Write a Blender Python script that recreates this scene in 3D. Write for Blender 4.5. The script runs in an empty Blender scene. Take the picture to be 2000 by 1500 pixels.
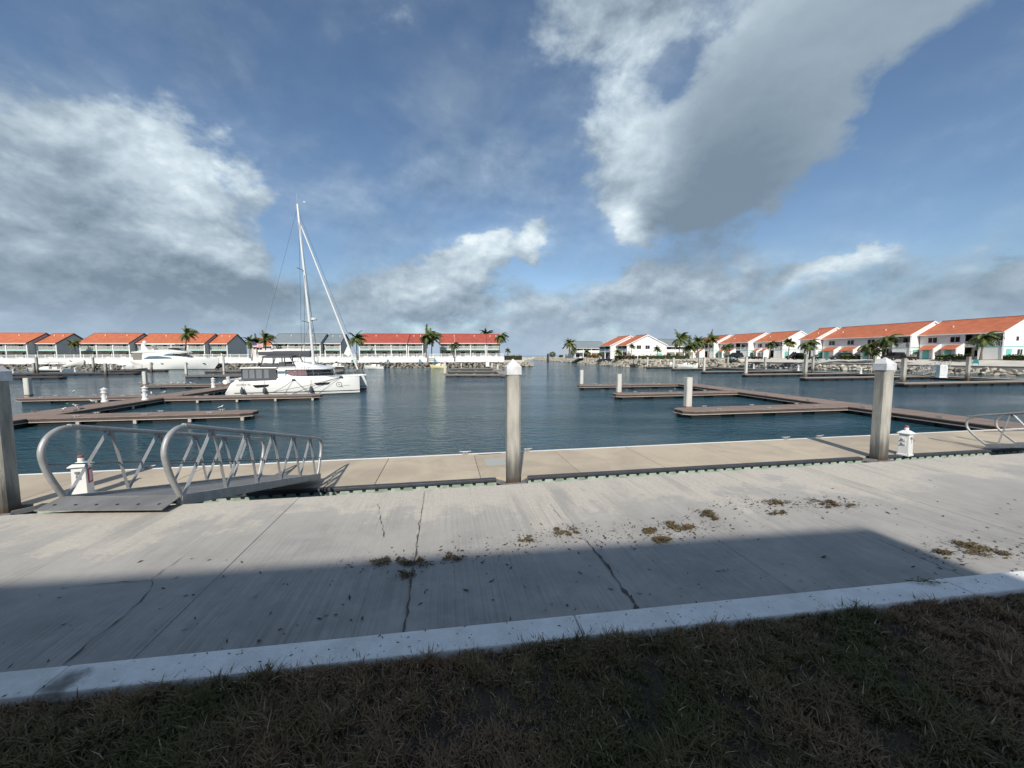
import bpy, bmesh, math, random
import numpy as np
from mathutils import Vector, Matrix, noise as mnoise
random.seed(7); np.random.seed(7)
R = math.radians
scene = bpy.context.scene
COL = scene.collection

# ------------------------------------------------------------------ camera
EYE = Vector((0, 0, 1.9)); FPX = 750.0
_p, _ro = R(4.27), R(0.17)
_f = Vector((0, math.cos(_p), -math.sin(_p)))
_r0 = Vector((1, 0, 0)); _t0 = Vector((0, math.sin(_p), math.cos(_p)))
_r = _r0*math.cos(_ro) - _t0*math.sin(_ro)
_t = _t0*math.cos(_ro) + _r0*math.sin(_ro)
cd = bpy.data.cameras.new('camera'); cam = bpy.data.objects.new('camera', cd); COL.objects.link(cam)
cd.sensor_width = 36; cd.lens = FPX/2000*36; cd.clip_start = .05; cd.clip_end = 20000
cam.matrix_world = Matrix(((_r.x, _t.x, -_f.x, EYE.x), (_r.y, _t.y, -_f.y, EYE.y), (_r.z, _t.z, -_f.z, EYE.z), (0, 0, 0, 1)))
scene.camera = cam

def ray(x, y):
    return _f + _r*((x-1000)/FPX) - _t*((y-750)/FPX)
def P(x, y, z=0.0):
    """where the sight line measured on the photograph meets the level z (a surveying aid)"""
    d = ray(x, y); return EYE + d*((z-EYE.z)/d.z)
def PD(x, y, Y):
    d = ray(x, y); return EYE + d*(Y/d.y)

# ------------------------------------------------------------------ light
SUN_EL, SUN_AZ = R(37), R(180+3.5)     # azimuth clockwise from +Y : behind the photographer, a little to the left
sd = Vector((math.sin(SUN_AZ)*math.cos(SUN_EL), math.cos(SUN_AZ)*math.cos(SUN_EL), math.sin(SUN_EL)))
sl = bpy.data.lights.new('sun', 'SUN'); sl.energy = 2.02; sl.angle = R(.9); sl.color = (1, .945, .86)
so = bpy.data.objects.new('sun', sl); COL.objects.link(so); so.rotation_euler = sd.to_track_quat('Z', 'Y').to_euler()
scene.view_settings.view_transform = 'Standard'; scene.view_settings.look = 'None'
scene.view_settings.exposure = 1.24; scene.view_settings.gamma = 1; scene.view_settings.use_curve_mapping = False
scene.cycles.max_bounces = 6; scene.cycles.use_denoising = True
scene.cycles.caustics_reflective = False; scene.cycles.caustics_refractive = False

world = bpy.data.worlds.new('World'); scene.world = world; world.use_nodes = True
class NT:
    def __init__(s, tree): s.t = tree; s.n = tree.nodes; s.l = tree.links
    def new(s, kind, **kw):
        n = s.n.new(kind)
        for k, v in kw.items(): setattr(n, k, v)
        return n
    def lk(s, a, b): s.l.new(a, b)
    def setin(s, sock, v):
        if hasattr(v, 'is_linked') or isinstance(v, bpy.types.NodeSocket): s.lk(v, sock)
        else: sock.default_value = v
    def math(s, op, a, b=None, c=None, clamp=False):
        n = s.new('ShaderNodeMath', operation=op); n.use_clamp = clamp
        for i, v in enumerate((a, b, c)):
            if v is not None: s.setin(n.inputs[i], v)
        return n.outputs[0]
    def vmath(s, op, a, b=None, sc=None):
        n = s.new('ShaderNodeVectorMath', operation=op)
        s.setin(n.inputs[0], a)
        if b is not None: s.setin(n.inputs[1], b)
        if sc is not None: s.setin(n.inputs['Scale'], sc)
        return n.outputs['Value'] if op in ('LENGTH', 'DOT_PRODUCT', 'DISTANCE') else n.outputs[0]
    def noise(s, vec, scale, detail=4, rough=.55, dist=0, color=False):
        n = s.new('ShaderNodeTexNoise'); n.inputs['Scale'].default_value = scale
        n.inputs['Detail'].default_value = detail; n.inputs['Roughness'].default_value = rough
        n.inputs['Distortion'].default_value = dist
        if vec is not None: s.lk(vec, n.inputs['Vector'])
        return n.outputs['Color' if color else 'Fac']
    def rng(s, v, a, b, c=0., d=1., smooth=True):
        n = s.new('ShaderNodeMapRange'); n.interpolation_type = 'SMOOTHSTEP' if smooth else 'LINEAR'
        s.setin(n.inputs[0], v)
        for i, q in enumerate((a, b, c, d)): s.setin(n.inputs[i+1], q)
        return n.outputs[0]
    def mix(s, f, a, b, mode='MIX'):
        n = s.new('ShaderNodeMix', data_type='RGBA', blend_type=mode)
        s.setin(n.inputs[0], f)
        for i, v in ((6, a), (7, b)):
            if isinstance(v, (tuple, list)) and len(v) == 3: v = (*v, 1)
            s.setin(n.inputs[i], v)
        return n.outputs[2]

def build_sky():
    g = NT(world.node_tree); g.n.clear()
    out = g.new('ShaderNodeOutputWorld'); bg = g.new('ShaderNodeBackground'); bg.inputs['Strength'].default_value = 1.0
    g.lk(bg.outputs[0], out.inputs[0])
    sky = g.new('ShaderNodeTexSky'); sky.sky_type = 'NISHITA'; sky.sun_disc = False
    sky.sun_elevation = SUN_EL; sky.sun_rotation = SUN_AZ; sky.air_density = 1.0; sky.dust_density = .4; sky.ozone_density = 2.2
    hs = g.new('ShaderNodeHueSaturation'); hs.inputs['Saturation'].default_value = 1.06; g.lk(sky.outputs[0], hs.inputs['Color'])
    blue = g.vmath('SCALE', hs.outputs[0], sc=SKY_STRENGTH)
    tc = g.new('ShaderNodeTexCoord').outputs['Generated']
    d = g.vmath('NORMALIZE', tc)
    sep = g.new('ShaderNodeSeparateXYZ'); g.lk(d, sep.inputs[0]); z = sep.outputs[2]
    # stretched coordinates: clouds flatten towards the horizon
    cz = g.new('ShaderNodeCombineXYZ'); g.lk(sep.outputs[0], cz.inputs[0]); g.lk(sep.outputs[1], cz.inputs[1]); g.lk(g.math('MULTIPLY', z, 1.5), cz.inputs[2])
    q = cz.outputs[0]
    n_big = g.noise(q, 2.3, 3, .5); n_mid = g.noise(q, 5.0, 10, .6, .25); n_fine = g.noise(q, 15, 9, .62, .2)
    up = lambda k: g.vmath('ADD', q, (-.35*k, 0, k))
    relief = g.math('ADD', g.math('MULTIPLY', g.math('SUBTRACT', g.noise(q, 5.0, 5, .55, .25), g.noise(up(.055), 5.0, 5, .55, .25)), 1.5),
                    g.math('MULTIPLY', g.math('SUBTRACT', g.noise(q, 13, 6, .6, .2), g.noise(up(.022), 13, 6, .6, .2)), 1.1))
    warp = g.vmath('SCALE', g.vmath('SUBTRACT', g.noise(q, 4.2, 7, .6, 0, True), (.5, .5, .5)), sc=.26)
    warp2 = g.vmath('SCALE', g.vmath('SUBTRACT', g.noise(q, 17, 6, .6, 0, True), (.5, .5, .5)), sc=.05)
    dw = g.vmath('ADD', g.vmath('ADD', d, warp), warp2)
    soft = g.vmath('ADD', d, g.vmath('SCALE', warp, sc=.55))
    def lobe(x, y, rx, ry, ang, vec, inner=0.15):
        c = ray(x, y).normalized(); rr = Vector((0, 0, 1)).cross(c).normalized()*-1; tt = rr.cross(c).normalized()
        sc = 1/math.sqrt(1+((x-1000)**2+(y-750)**2)/FPX**2)
        a = R(ang); r2 = rr*math.cos(a)+tt*math.sin(a); t2 = tt*math.cos(a)-rr*math.sin(a)
        m = Matrix((r2, c, t2)).transposed()
        n = g.new('ShaderNodeMapping', vector_type='TEXTURE')
        n.inputs['Location'].default_value = c; n.inputs['Rotation'].default_value = m.to_euler()
        n.inputs['Scale'].default_value = (rx/FPX*sc, .9, ry/FPX*sc)
        g.lk(vec, n.inputs['Vector'])
        return g.rng(g.vmath('LENGTH', n.outputs[0]), 1.0, inner, 0, 1)
    def add(items, vec, inner=.15):
        tot = None
        for (x, y, rx, ry, ang, s) in items:
            v = g.math('MULTIPLY', lobe(x, y, rx, ry, ang, vec, inner), s)
            tot = v if tot is None else g.math('ADD', tot, v)
        return tot
    dens = add(CLOUDS, dw)
    crisp = g.math('SUBTRACT', 1, g.math('MULTIPLY', add(SOFT, soft, .2), 1.0), clamp=True)
    low = g.rng(z, .02, .30, 1, 0)
    base = g.math('ADD', g.math('MULTIPLY', g.math('SUBTRACT', n_mid, .5), g.math('MULTIPLY_ADD', crisp, 1.0, .5)), g.math('MULTIPLY', g.math('SUBTRACT', n_big, .5), .8))
    base = g.math('ADD', g.math('ADD', base, g.rng(z, .5, .85, 0, .2)), g.math('MULTIPLY_ADD', low, .58, .07))  # more cloud towards the zenith, mostly out of view, added to neutralise the skylight
    tot = g.math('ADD', g.math('ADD', dens, base), g.math('MULTIPLY', g.math('SUBTRACT', n_fine, .5), g.math('MULTIPLY_ADD', crisp, .42, .05)))
    alpha = g.rng(tot, .10, g.math('MULTIPLY_ADD', crisp, -.12, .86), 0, .97)
    veil = g.rng(g.math('ADD', n_big, g.math('MULTIPLY', g.math('SUBTRACT', n_mid, .5), .35)), .32, .70, .06, .46)
    alpha = g.math('MAXIMUM', alpha, veil)
    w = add(WHITES, soft, .1)
    w = g.math('ADD', w, g.math('MULTIPLY', g.math('SUBTRACT', n_mid, .5), g.math('MULTIPLY_ADD', crisp, .5, .15)))
    w = g.math('ADD', w, g.math('MULTIPLY', relief, g.math('MULTIPLY_ADD', crisp, .60, .10)))
    dk = add(DARKS, soft, .0)
    w = g.math('SUBTRACT', w, dk)
    w = g.math('ADD', w, .22)
    w = g.math('SUBTRACT', w, g.math('MULTIPLY', g.rng(z, .0, .14, 1, 0), .10))
    cr = g.new('ShaderNodeValToRGB'); g.lk(w, cr.inputs[0])
    e = cr.color_ramp.elements
    e[0].position = 0; e[0].color = (.105, .143, .182, 1); e[1].position = 1; e[1].color = (.49, .535, .555, 1)
    x = e.new(.35); x.color = (.195, .243, .287, 1); x = e.new(.7); x.color = (.33, .39, .43, 1)
    cl = g.vmath('SCALE', cr.outputs[0], sc=CLOUD_GAIN)
    col = g.mix(alpha, blue, cl)
    hz = g.rng(z, -.01, .15, .8, 0)
    col = g.mix(hz, col, tuple(c*CLOUD_GAIN for c in (.235, .30, .385)))
    g.lk(col, bg.inputs[0])
SKY_STRENGTH = .050; CLOUD_GAIN = .80
# masses of cloud seen from here: x, y, radius, radius, turn, weight (directions measured on the photograph)
CLOUDS = [(1400, 330, 260, 210, 40, 1.0), (1540, 150, 400, 210, 38, 1.05), (1800, -120, 420, 240, 35, .9), (1150, 90, 150, 140, 10, .3), (1210, 300, 130, 190, 10, .6), (1330, -150, 420, 220, 0, .7),
          (330, 310, 190, 150, -8, .95), (150, 390, 230, 170, 0, .7), (20, 350, 130, 130, 0, .5), (330, 560, 380, 130, 0, .6), (60, 600, 330, 140, 0, .4), (430, 470, 130, 80, -25, .5), (25, 150, 90, 60, 20, .25),
          (945, 490, 120, 75, 30, .95), (1050, 465, 55, 50, 0, .6), (840, 560, 250, 90, 0, .6), (1290, 570, 280, 85, 0, .6), (1640, 530, 120, 32, 18, .55), (1980, 560, 120, 80, 0, .4),
          (1225, 440, 60, 70, 30, .7), (880, 170, 130, 120, -60, .32), (560, 60, 420, 110, 20, .12),
          (1750, 400, 280, 120, 10, -.55), (1830, 300, 200, 180, 0, -.5), (900, 280, 180, 260, 0, -.35), (640, 300, 150, 170, 0, -.35), (1090, 400, 60, 120, 0, -.3)]
SOFT = [(1480, 260, 400, 300, 38, 1.0), (1750, 20, 420, 260, 30, .8), (880, 170, 160, 150, 0, .6)]
WHITES = [(1230, 260, 130, 220, 10, .34), (1215, 440, 60, 65, 0, .5), (340, 290, 210, 150, 0, .48), (400, 480, 190, 55, -22, .36), (950, 475, 130, 80, 25, .52), (1045, 460, 60, 50, 0, .35), (880, 530, 170, 80, 0, .15),
          (1640, 530, 130, 45, 18, .42), (1300, 560, 300, 80, 0, .2), (800, 560, 200, 80, 0, .16), (1130, 100, 150, 180, 0, .16), (1450, 40, 420, 140, 15, .20), (20, 300, 150, 130, 0, .16)]
DARKS = [(1400, 390, 230, 170, 42, .30), (1340, 470, 120, 70, 20, .16), (330, 610, 520, 80, 0, .12), (60, 560, 300, 120, 0, .12), (450, 570, 170, 60, -10, .12), (930, 620, 330, 60, 0, .04)]
build_sky()

# ------------------------------------------------------------------ materials
MATS = {}
def material(name, color, rough=.6, metal=0., var=.0, vscale=3., bump=0., bscale=30., color2=None, spec=None, coat=0., trans=0., rnd=0., stretch=None, detail=6):
    if name in MATS: return MATS[name]
    m = bpy.data.materials.new(name); m.use_nodes = True; g = NT(m.node_tree)
    b = g.n['Principled BSDF']; b.inputs['Roughness'].default_value = rough; b.inputs['Metallic'].default_value = metal
    if spec is not None: b.inputs['Specular IOR Level'].default_value = spec
    if coat: b.inputs['Coat Weight'].default_value = coat
    if trans: b.inputs['Transmission Weight'].default_value = trans
    co = g.new('ShaderNodeTexCoord').outputs['Object']
    if stretch:
        mp = g.new('ShaderNodeMapping'); mp.inputs['Scale'].default_value = stretch; g.lk(co, mp.inputs[0]); co = mp.outputs[0]
    c = (*color, 1)
    if var or color2:
        f = g.noise(co, vscale, detail, .6)
        c2 = color2 if color2 else tuple(x*(1-var) for x in color)
        c = g.mix(g.rng(f, .33, .67), tuple(color), tuple(c2))
    if rnd:
        oi = g.new('ShaderNodeObjectInfo').outputs['Random']
        hv = g.new('ShaderNodeHueSaturation'); g.setin(hv.inputs['Color'], c if not isinstance(c, tuple) else c)
        g.lk(g.rng(oi, 0, 1, 1-rnd, 1+rnd, False), hv.inputs['Value']); c = hv.outputs[0]
    g.setin(b.inputs['Base Color'], c)
    if bump:
        bn = g.new('ShaderNodeBump'); bn.inputs['Strength'].default_value = min(1, bump); bn.inputs['Distance'].default_value = .02
        g.lk(g.noise(co, bscale, 5, .6), bn.inputs['Height']); g.lk(bn.outputs[0], b.inputs['Normal'])
    MATS[name] = m; return m

def ribbed(name, color, var, axis, scale, rough=.7):
    """roofing: rows of tile ribs as fine relief"""
    m = material(name, color, rough, var=var, vscale=.8, rnd=.06); g = NT(m.node_tree); b = g.n['Principled BSDF']
    co = g.new('ShaderNodeTexCoord').outputs['Object']
    wv = g.new('ShaderNodeTexWave'); wv.wave_type = 'BANDS'; wv.bands_direction = axis; wv.inputs['Scale'].default_value = scale; wv.inputs['Distortion'].default_value = .3
    g.lk(co, wv.inputs['Vector'])
    bn = g.new('ShaderNodeBump'); bn.inputs['Strength'].default_value = .6; bn.inputs['Distance'].default_value = .06
    g.lk(wv.outputs['Fac'], bn.inputs['Height']); g.lk(bn.outputs[0], b.inputs['Normal'])
    return m

# ------------------------------------------------------------------ mesh builder
class MB:
    def __init__(s): s.v = []; s.f = []
    def quad(s, *p):
        i = len(s.v); s.v += [tuple(q) for q in p]; s.f.append(tuple(range(i, i+len(p)))); return s
    def grid(s, rows, close=False, caps=False):
        """rows of points lofted together"""
        i0 = len(s.v); n = len(rows[0])
        for r in rows: s.v += [tuple(q) for q in r]
        for a in range(len(rows)-1):
            for b in range(n if close else n-1):
                b2 = (b+1) % n
                s.f.append((i0+a*n+b, i0+a*n+b2, i0+(a+1)*n+b2, i0+(a+1)*n+b))
        if caps:
            s.f.append(tuple(i0+k for k in reversed(range(n)))); s.f.append(tuple(i0+(len(rows)-1)*n+k for k in range(n)))
        return s
    def box(s, x0, x1, y0, y1, z0, z1, M=None, taper=1.):
        cx, cy = (x0+x1)/2, (y0+y1)/2
        p = [(x0, y0, z0), (x1, y0, z0), (x1, y1, z0), (x0, y1, z0)]
        q = [(cx+(x-cx)*taper, cy+(y-cy)*taper, z1) for x, y, _ in p]
        p = [Vector(a) for a in p+q]
        if M is not None: p = [M @ a for a in p]
        i = len(s.v); s.v += [tuple(a) for a in p]
        for f in ((3, 2, 1, 0), (4, 5, 6, 7), (0, 1, 5, 4), (1, 2, 6, 5), (2, 3, 7, 6), (3, 0, 4, 7)): s.f.append(tuple(i+k for k in f))
        return s
    def prism(s, poly, a, b):
        """poly: points; swept by the vectors a and b"""
        a, b = Vector(a), Vector(b); n = len(poly); i = len(s.v)
        s.v += [tuple(Vector(p)+a) for p in poly]+[tuple(Vector(p)+b) for p in poly]
        s.f.append(tuple(i+k for k in reversed(range(n)))); s.f.append(tuple(i+n+k for k in range(n)))
        for k in range(n): s.f.append((i+k, i+(k+1) % n, i+n+(k+1) % n, i+n+k))
        return s
    def tube(s, path, r, n=8, caps=True):
        path = [Vector(p) for p in path]; rr = r if isinstance(r, (list, tuple)) else [r]*len(path)
        rows = []; up = None
        for k, p in enumerate(path):
            t = (path[min(k+1, len(path)-1)]-path[max(k-1, 0)]).normalized()
            if up is None: up = Vector((0, 0, 1)) if abs(t.z) < .9 else Vector((1, 0, 0))
            a = t.cross(up).normalized(); b = a.cross(t).normalized(); up = b
            rows.append([p+(a*math.cos(2*math.pi*j/n)+b*math.sin(2*math.pi*j/n))*rr[k] for j in range(n)])
        return s.grid(rows, True, caps)
    def lathe(s, prof, c=(0, 0), n=12, sq=False):
        rows = []
        for r, z in prof:
            rows.append([(c[0]+r*math.cos(2*math.pi*j/n+(math.pi/n if sq else 0)), c[1]+r*math.sin(2*math.pi*j/n+(math.pi/n if sq else 0)), z) for j in range(n)])
        return s.grid(rows, True, True)
    def build(s, name, mat, parent=None, world=False, smooth=False, kind=None, bevel=0):
        v = s.v
        if world and parent is not None:
            mi = full(parent).inverted(); v = [tuple(mi @ Vector(q)) for q in v]
        me = bpy.data.meshes.new(name); me.from_pydata(v, [], s.f); me.update()
        bm = bmesh.new(); bm.from_mesh(me); bmesh.ops.recalc_face_normals(bm, faces=bm.faces)
        if bevel:
            bmesh.ops.bevel(bm, geom=[e for e in bm.edges if len(e.link_faces) == 2 and e.calc_face_angle(0) > .5], offset=bevel, segments=2, affect='EDGES', profile=.6)
        bm.to_mesh(me); bm.free()
        if smooth:
            for p in me.polygons: p.use_smooth = True
            try: me.set_sharp_from_angle(angle=R(38))
            except Exception: pass
        me.materials.append(mat)
        o = bpy.data.objects.new(name, me); COL.objects.link(o)
        if parent is not None: o.parent = parent
        if kind: o['kind'] = kind
        return o
def full(o):
    m = Matrix.Translation(o.location) @ o.rotation_euler.to_matrix().to_4x4() @ Matrix.Diagonal((*o.scale, 1))
    return full(o.parent) @ m if o.parent else m
def tag(o, label=None, cat=None, group=None, kind=None):
    for k, v in (('label', label), ('category', cat), ('group', group), ('kind', kind)):
        if v: o[k] = v
    return o
def thing(name, label, cat, loc=(0, 0, 0), rz=0, group=None):
    o = bpy.data.objects.new(name, None); COL.objects.link(o); o.location = loc; o.rotation_euler = (0, 0, rz); o.empty_display_size = .2
    return tag(o, label, cat, group)
def struct(mb, name, mat, parent=None, **kw):
    o = mb.build(name, mat, parent, **kw)
    if parent is None: o['kind'] = 'structure'
    return o
def copy_tree(o, loc, rz=0, label=None, scale=None, parent=None):
    c = o.copy(); COL.objects.link(c); c.parent = parent
    if parent is None:
        c.location = loc; c.rotation_euler = (0, 0, rz)
        if scale: c.scale = (scale,)*3
        if label: c['label'] = label
    for ch in list(o.children): copy_tree(ch, None, parent=c)
    return c
def part(parent, name, mat, fn, **kw):
    m = MB(); fn(m); return m.build(name, mat, parent, **kw)

# ------------------------------------------------------------------ the palette
WHITE = material('white_paint', (.78, .78, .75), .45, var=.06, vscale=1.2)
GEL = material('gelcoat', (.80, .79, .74), .22, coat=.3)
CAPW = material('cap_plastic', (.72, .73, .73), .45, color2=(.56, .56, .54), vscale=5)
STUCCO = material('white_stucco', (.80, .79, .76), .8, var=.07, vscale=.7, bump=.2, bscale=20)
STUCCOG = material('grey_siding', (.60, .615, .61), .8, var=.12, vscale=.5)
BEIGE = material('beige_stucco', (.74, .70, .64), .85, var=.1, vscale=.6)
TEAL = material('teal_paint', (.16, .52, .46), .5, var=.1, vscale=2)
AQUA = material('aqua_paint', (.44, .66, .60), .5, var=.1, vscale=2)
DARKGLASS = material('dark_glass', (.012, .014, .017), .08, spec=.6)
TINT = material('tinted_glass', (.20, .12, .13), .06, spec=.8)
BLUEGLASS = material('blue_glass', (.10, .16, .20), .08, spec=.8)
BLACK = material('black_rubber', (.02, .02, .022), .6, var=.3, vscale=4)
RUBBER = material('grey_rubber', (.055, .058, .066), .55, var=.3, vscale=5, bump=.2)
ALU = material('brushed_aluminium', (.42, .42, .41), .5, .3, var=.22, vscale=7, bump=.15, bscale=60)
ALUD = material('dull_aluminium', (.25, .248, .24), .65, .25, var=.25, vscale=3, bump=.2, bscale=40)
CANVAS = material('charcoal_canvas', (.075, .08, .088), .85, var=.15, vscale=3, bump=.1)
SAIL = material('sail_cloth', (.74, .73, .69), .75, var=.06)
ROOFO = ribbed('orange_roof_tiles', (.56, .165, .075), .22, 'X', 1.9)
ROOFR = ribbed('red_roof_tiles', (.42, .09, .06), .2, 'X', 1.9)
ROOFG = ribbed('grey_metal_roof', (.22, .255, .27), .12, 'X', 1.2, .5)
TRIMD = material('dark_trim', (.06, .055, .06), .6)
ROCKP = material('pale_limestone', (.50, .46, .38), .9, color2=(.30, .27, .22), vscale=1.4, bump=.7, bscale=5, rnd=.3)
ROCKG = material('grey_limestone', (.40, .37, .32), .9, color2=(.21, .19, .16), vscale=1.4, bump=.7, bscale=5, rnd=.3)
TRUNK = material('palm_trunk', (.20, .165, .125), .9, var=.4, vscale=6, bump=.5, bscale=12)
def leaf_mat(name, c1, c2):
    m = material(name, c1, .55, color2=c2, vscale=.9, rnd=.25, spec=.3); return m
FROND = leaf_mat('palm_frond', (.11, .13, .034), (.06, .09, .025))
FRONDY = leaf_mat('yellowish_frond', (.15, .15, .035), (.07, .09, .022))  # yellower frond colour of a few palms
HEDGE = leaf_mat('hedge_leaves', (.12, .15, .04), (.075, .10, .03))
HEDGER = leaf_mat('russet_hedge_leaves', (.30, .13, .04), (.13, .12, .035))
BARK = material('dark_stems', (.05, .04, .03), .9)
PILE = material('weathered_concrete_pile', (.48, .455, .39), .9, color2=(.22, .21, .18), vscale=3.4, stretch=(1, 1, .16), bump=.5, bscale=40)
PILEW = material('pale_concrete_pile', (.60, .58, .52), .85, color2=(.46, .44, .39), vscale=2, stretch=(1, 1, .3))
DECKB = material('brown_composite_deck', (.295, .212, .168), .75, color2=(.235, .17, .135), vscale=.8, stretch=(.4, 3, 1), rnd=.06)
FASC = material('brown_fascia', (.085, .066, .058), .6, var=.2, vscale=2)
RUB = material('pale_rub_strip', (.50, .44, .37), .6, var=.2)
FLOATM = material('black_float', (.014, .014, .015), .5)
DECKF = material('far_dock_deck', (.34, .30, .25), .8, var=.2, vscale=1)

def boards(m, step=.16, dark=(.10, .072, .058)):
    """gaps between deck boards laid across the dock"""
    g = NT(m.node_tree); b = g.n['Principled BSDF']; src = b.inputs['Base Color'].links[0].from_socket
    sp = g.new('ShaderNodeSeparateXYZ'); g.lk(g.new('ShaderNodeTexCoord').outputs['Object'], sp.inputs[0])
    f = g.math('FRACT', g.math('DIVIDE', sp.outputs[0], step)); line = g.rng(f, .0, .12, .75, 0)
    cell = g.new('ShaderNodeTexWhiteNoise', noise_dimensions='1D'); g.lk(g.math('FLOOR', g.math('DIVIDE', sp.outputs[0], step)), cell.inputs['W'])
    hv = g.new('ShaderNodeHueSaturation'); g.lk(src, hv.inputs['Color']); g.lk(g.rng(cell.outputs['Value'], 0, 1, .86, 1.12, False), hv.inputs['Value'])
    g.lk(g.mix(line, hv.outputs[0], dark), b.inputs['Base Color'])
boards(DECKB)

# ================================================================== water and land
A = R(9.8); U = Vector((math.cos(A), math.sin(A), 0)); W = Vector((-math.sin(A), math.cos(A), 0))
ZW, ZD, ZF = -1.8, -1.3, -1.35           # water, concrete dock, brown floating docks
O = P(985, 946.5, 0); O.z = 0
def Q(s, t, z=0.): return O + U*s + W*t + Vector((0, 0, z))
def st(p): d = p-O; return d.dot(U), d.dot(W)
FRAME = Matrix.Translation(O) @ Matrix.Rotation(A, 4, 'Z')

def water_material():
    m = bpy.data.materials.new('harbour_water'); m.use_nodes = True; g = NT(m.node_tree); b = g.n['Principled BSDF']
    co = g.new('ShaderNodeTexCoord').outputs['Object']
    big = g.noise(co, .035, 3, .5)
    g.lk(g.mix(g.rng(big, .3, .7), (.017, .064, .090), (.027, .084, .108)), b.inputs['Base Color'])
    b.inputs['Roughness'].default_value = .07; b.inputs['IOR'].default_value = 1.33
    mp = g.new('ShaderNodeMapping'); mp.inputs['Rotation'].default_value = (0, 0, R(25)); mp.inputs['Scale'].default_value = (1, 1.9, 1); g.lk(co, mp.inputs[0])
    h = g.math('ADD', g.math('MULTIPLY', g.noise(mp.outputs[0], 1.1, 3, .55, .6), 1.35), g.math('MULTIPLY', g.noise(mp.outputs[0], 3.4, 5, .62, .5), .62))
    h = g.math('ADD', h, g.math('MULTIPLY', g.noise(co, .22, 2, .5), 1.3))
    mc = g.new('ShaderNodeMapping'); mc.inputs['Rotation'].default_value = (0, 0, R(-12)); mc.inputs['Scale'].default_value = (.35, 1.3, 1); g.lk(co, mc.inputs[0])
    calm = g.rng(g.noise(mc.outputs[0], .10, 5, .6, .6), .36, .64, .28, 1.0)
    bn = g.new('ShaderNodeBump'); bn.inputs['Distance'].default_value = .24; g.lk(g.math('MULTIPLY', calm, .95), bn.inputs['Strength'])
    g.lk(h, bn.inputs['Height']); g.lk(bn.outputs[0], b.inputs['Normal'])
    return m
mw = MB(); S = 9000
mw.quad((-S, -60, ZW), (S, -60, ZW), (S, S, ZW), (-S, S, ZW)); struct(mw, 'water', water_material())
SAND = material('sandy_ground', (.64, .60, .52), .95, color2=(.52, .48, .41), vscale=.25, bump=.3, bscale=8)
TURF = material('terrace_turf', (.10, .10, .04), .95, color2=(.17, .14, .08), vscale=.3)

# ---- our side: lawn, curb, concrete apron, seawall
def apron_material():
    m = bpy.data.materials.new('broomed_concrete'); m.use_nodes = True; g = NT(m.node_tree); b = g.n['Principled BSDF']
    co = g.new('ShaderNodeTexCoord').outputs['Object']; sp = g.new('ShaderNodeSeparateXYZ'); g.lk(co, sp.inputs[0])
    t = sp.outputs[1]
    oi = g.new('ShaderNodeObjectInfo').outputs['Random']; jit = g.new('ShaderNodeCombineXYZ'); g.lk(g.math('MULTIPLY', oi, 37), jit.inputs[0]); g.lk(g.math('MULTIPLY', oi, 11), jit.inputs[1])
    cs = g.vmath('ADD', co, jit.outputs[0])
    nb = g.noise(co, .55, 6, .66, .4); nm = g.noise(co, 2.4, 12, .74, .3); nf = g.noise(co, 22, 5, .6)
    mp = g.new('ShaderNodeMapping'); mp.inputs['Scale'].default_value = (1.7, .22, 1); g.lk(co, mp.inputs[0]); ns = g.noise(mp.outputs[0], 1.3, 6, .62, .2)
    mp2 = g.new('ShaderNodeMapping'); mp2.inputs['Scale'].default_value = (48, .55, 1); g.lk(cs, mp2.inputs[0]); br = g.noise(mp2.outputs[0], 1.0, 5, .75); bp = g.noise(cs, 1.1, 5, .65, .5)
    # bleached cement skin near the water's edge, worn through further in
    e = g.math('ADD', g.math('MULTIPLY', g.math('SUBTRACT', nm, .5), 1.7), g.math('MULTIPLY', g.math('SUBTRACT', nb, .5), 5.0))
    e = g.math('ADD', g.math('ADD', e, g.math('MULTIPLY', g.math('SUBTRACT', ns, .5), 1.6)), t)
    skin = g.rng(g.math('ADD', e, g.math('MULTIPLY', g.math('SUBTRACT', nf, .5), .9)), -1.05, -.7, 0, 1)
    lite = g.rng(e, -2.4, -1.0, 0, .35)
    cream = g.mix(g.rng(nf, .3, .7), (.56, .51, .43), (.475, .435, .37))
    grey = g.mix(g.rng(nm, .3, .72), (.385, .366, .336), (.28, .267, .248))
    col = g.mix(lite, grey, (.53, .49, .43)); col = g.mix(skin, col, cream)
    soil = g.math('MULTIPLY', g.rng(g.math('ADD', t, g.math('MULTIPLY', nb, 1.2)), -2.3, -3.4, 0, 1), g.rng(ns, .3, .65))
    col = g.mix(g.math('MULTIPLY', soil, .45), col, (.19, .17, .15))
    bl = g.math('MULTIPLY', g.math('MULTIPLY', g.rng(br, .42, .62, 0, 1), g.rng(bp, .36, .62, .05, 1)), g.rng(t, -1.0, -3.3, .35, .8))
    col = g.mix(bl, col, g.mix(.5, col, (.10, .098, .094)))
    tr = g.math('MULTIPLY', g.rng(ns, .50, .68, 0, .55), g.rng(nb, .38, .56))
    col = g.mix(tr, col, (.25, .245, .235))
    g.lk(col, b.inputs['Base Color']); b.inputs['Roughness'].default_value = .9
    bn = g.new('ShaderNodeBump'); bn.inputs['Strength'].default_value = .55; bn.inputs['Distance'].default_value = .006
    g.lk(g.math('ADD', g.math('MULTIPLY', br, 1.0), g.math('MULTIPLY', nf, .5)), bn.inputs['Height']); g.lk(bn.outputs[0], b.inputs['Normal'])
    return m
APR = apron_material()
apron = bpy.data.objects.new('apron', None); COL.objects.link(apron); apron['kind'] = 'structure'; apron.matrix_world = FRAME
apron.location = O; apron.rotation_euler = (0, 0, A)
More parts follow.
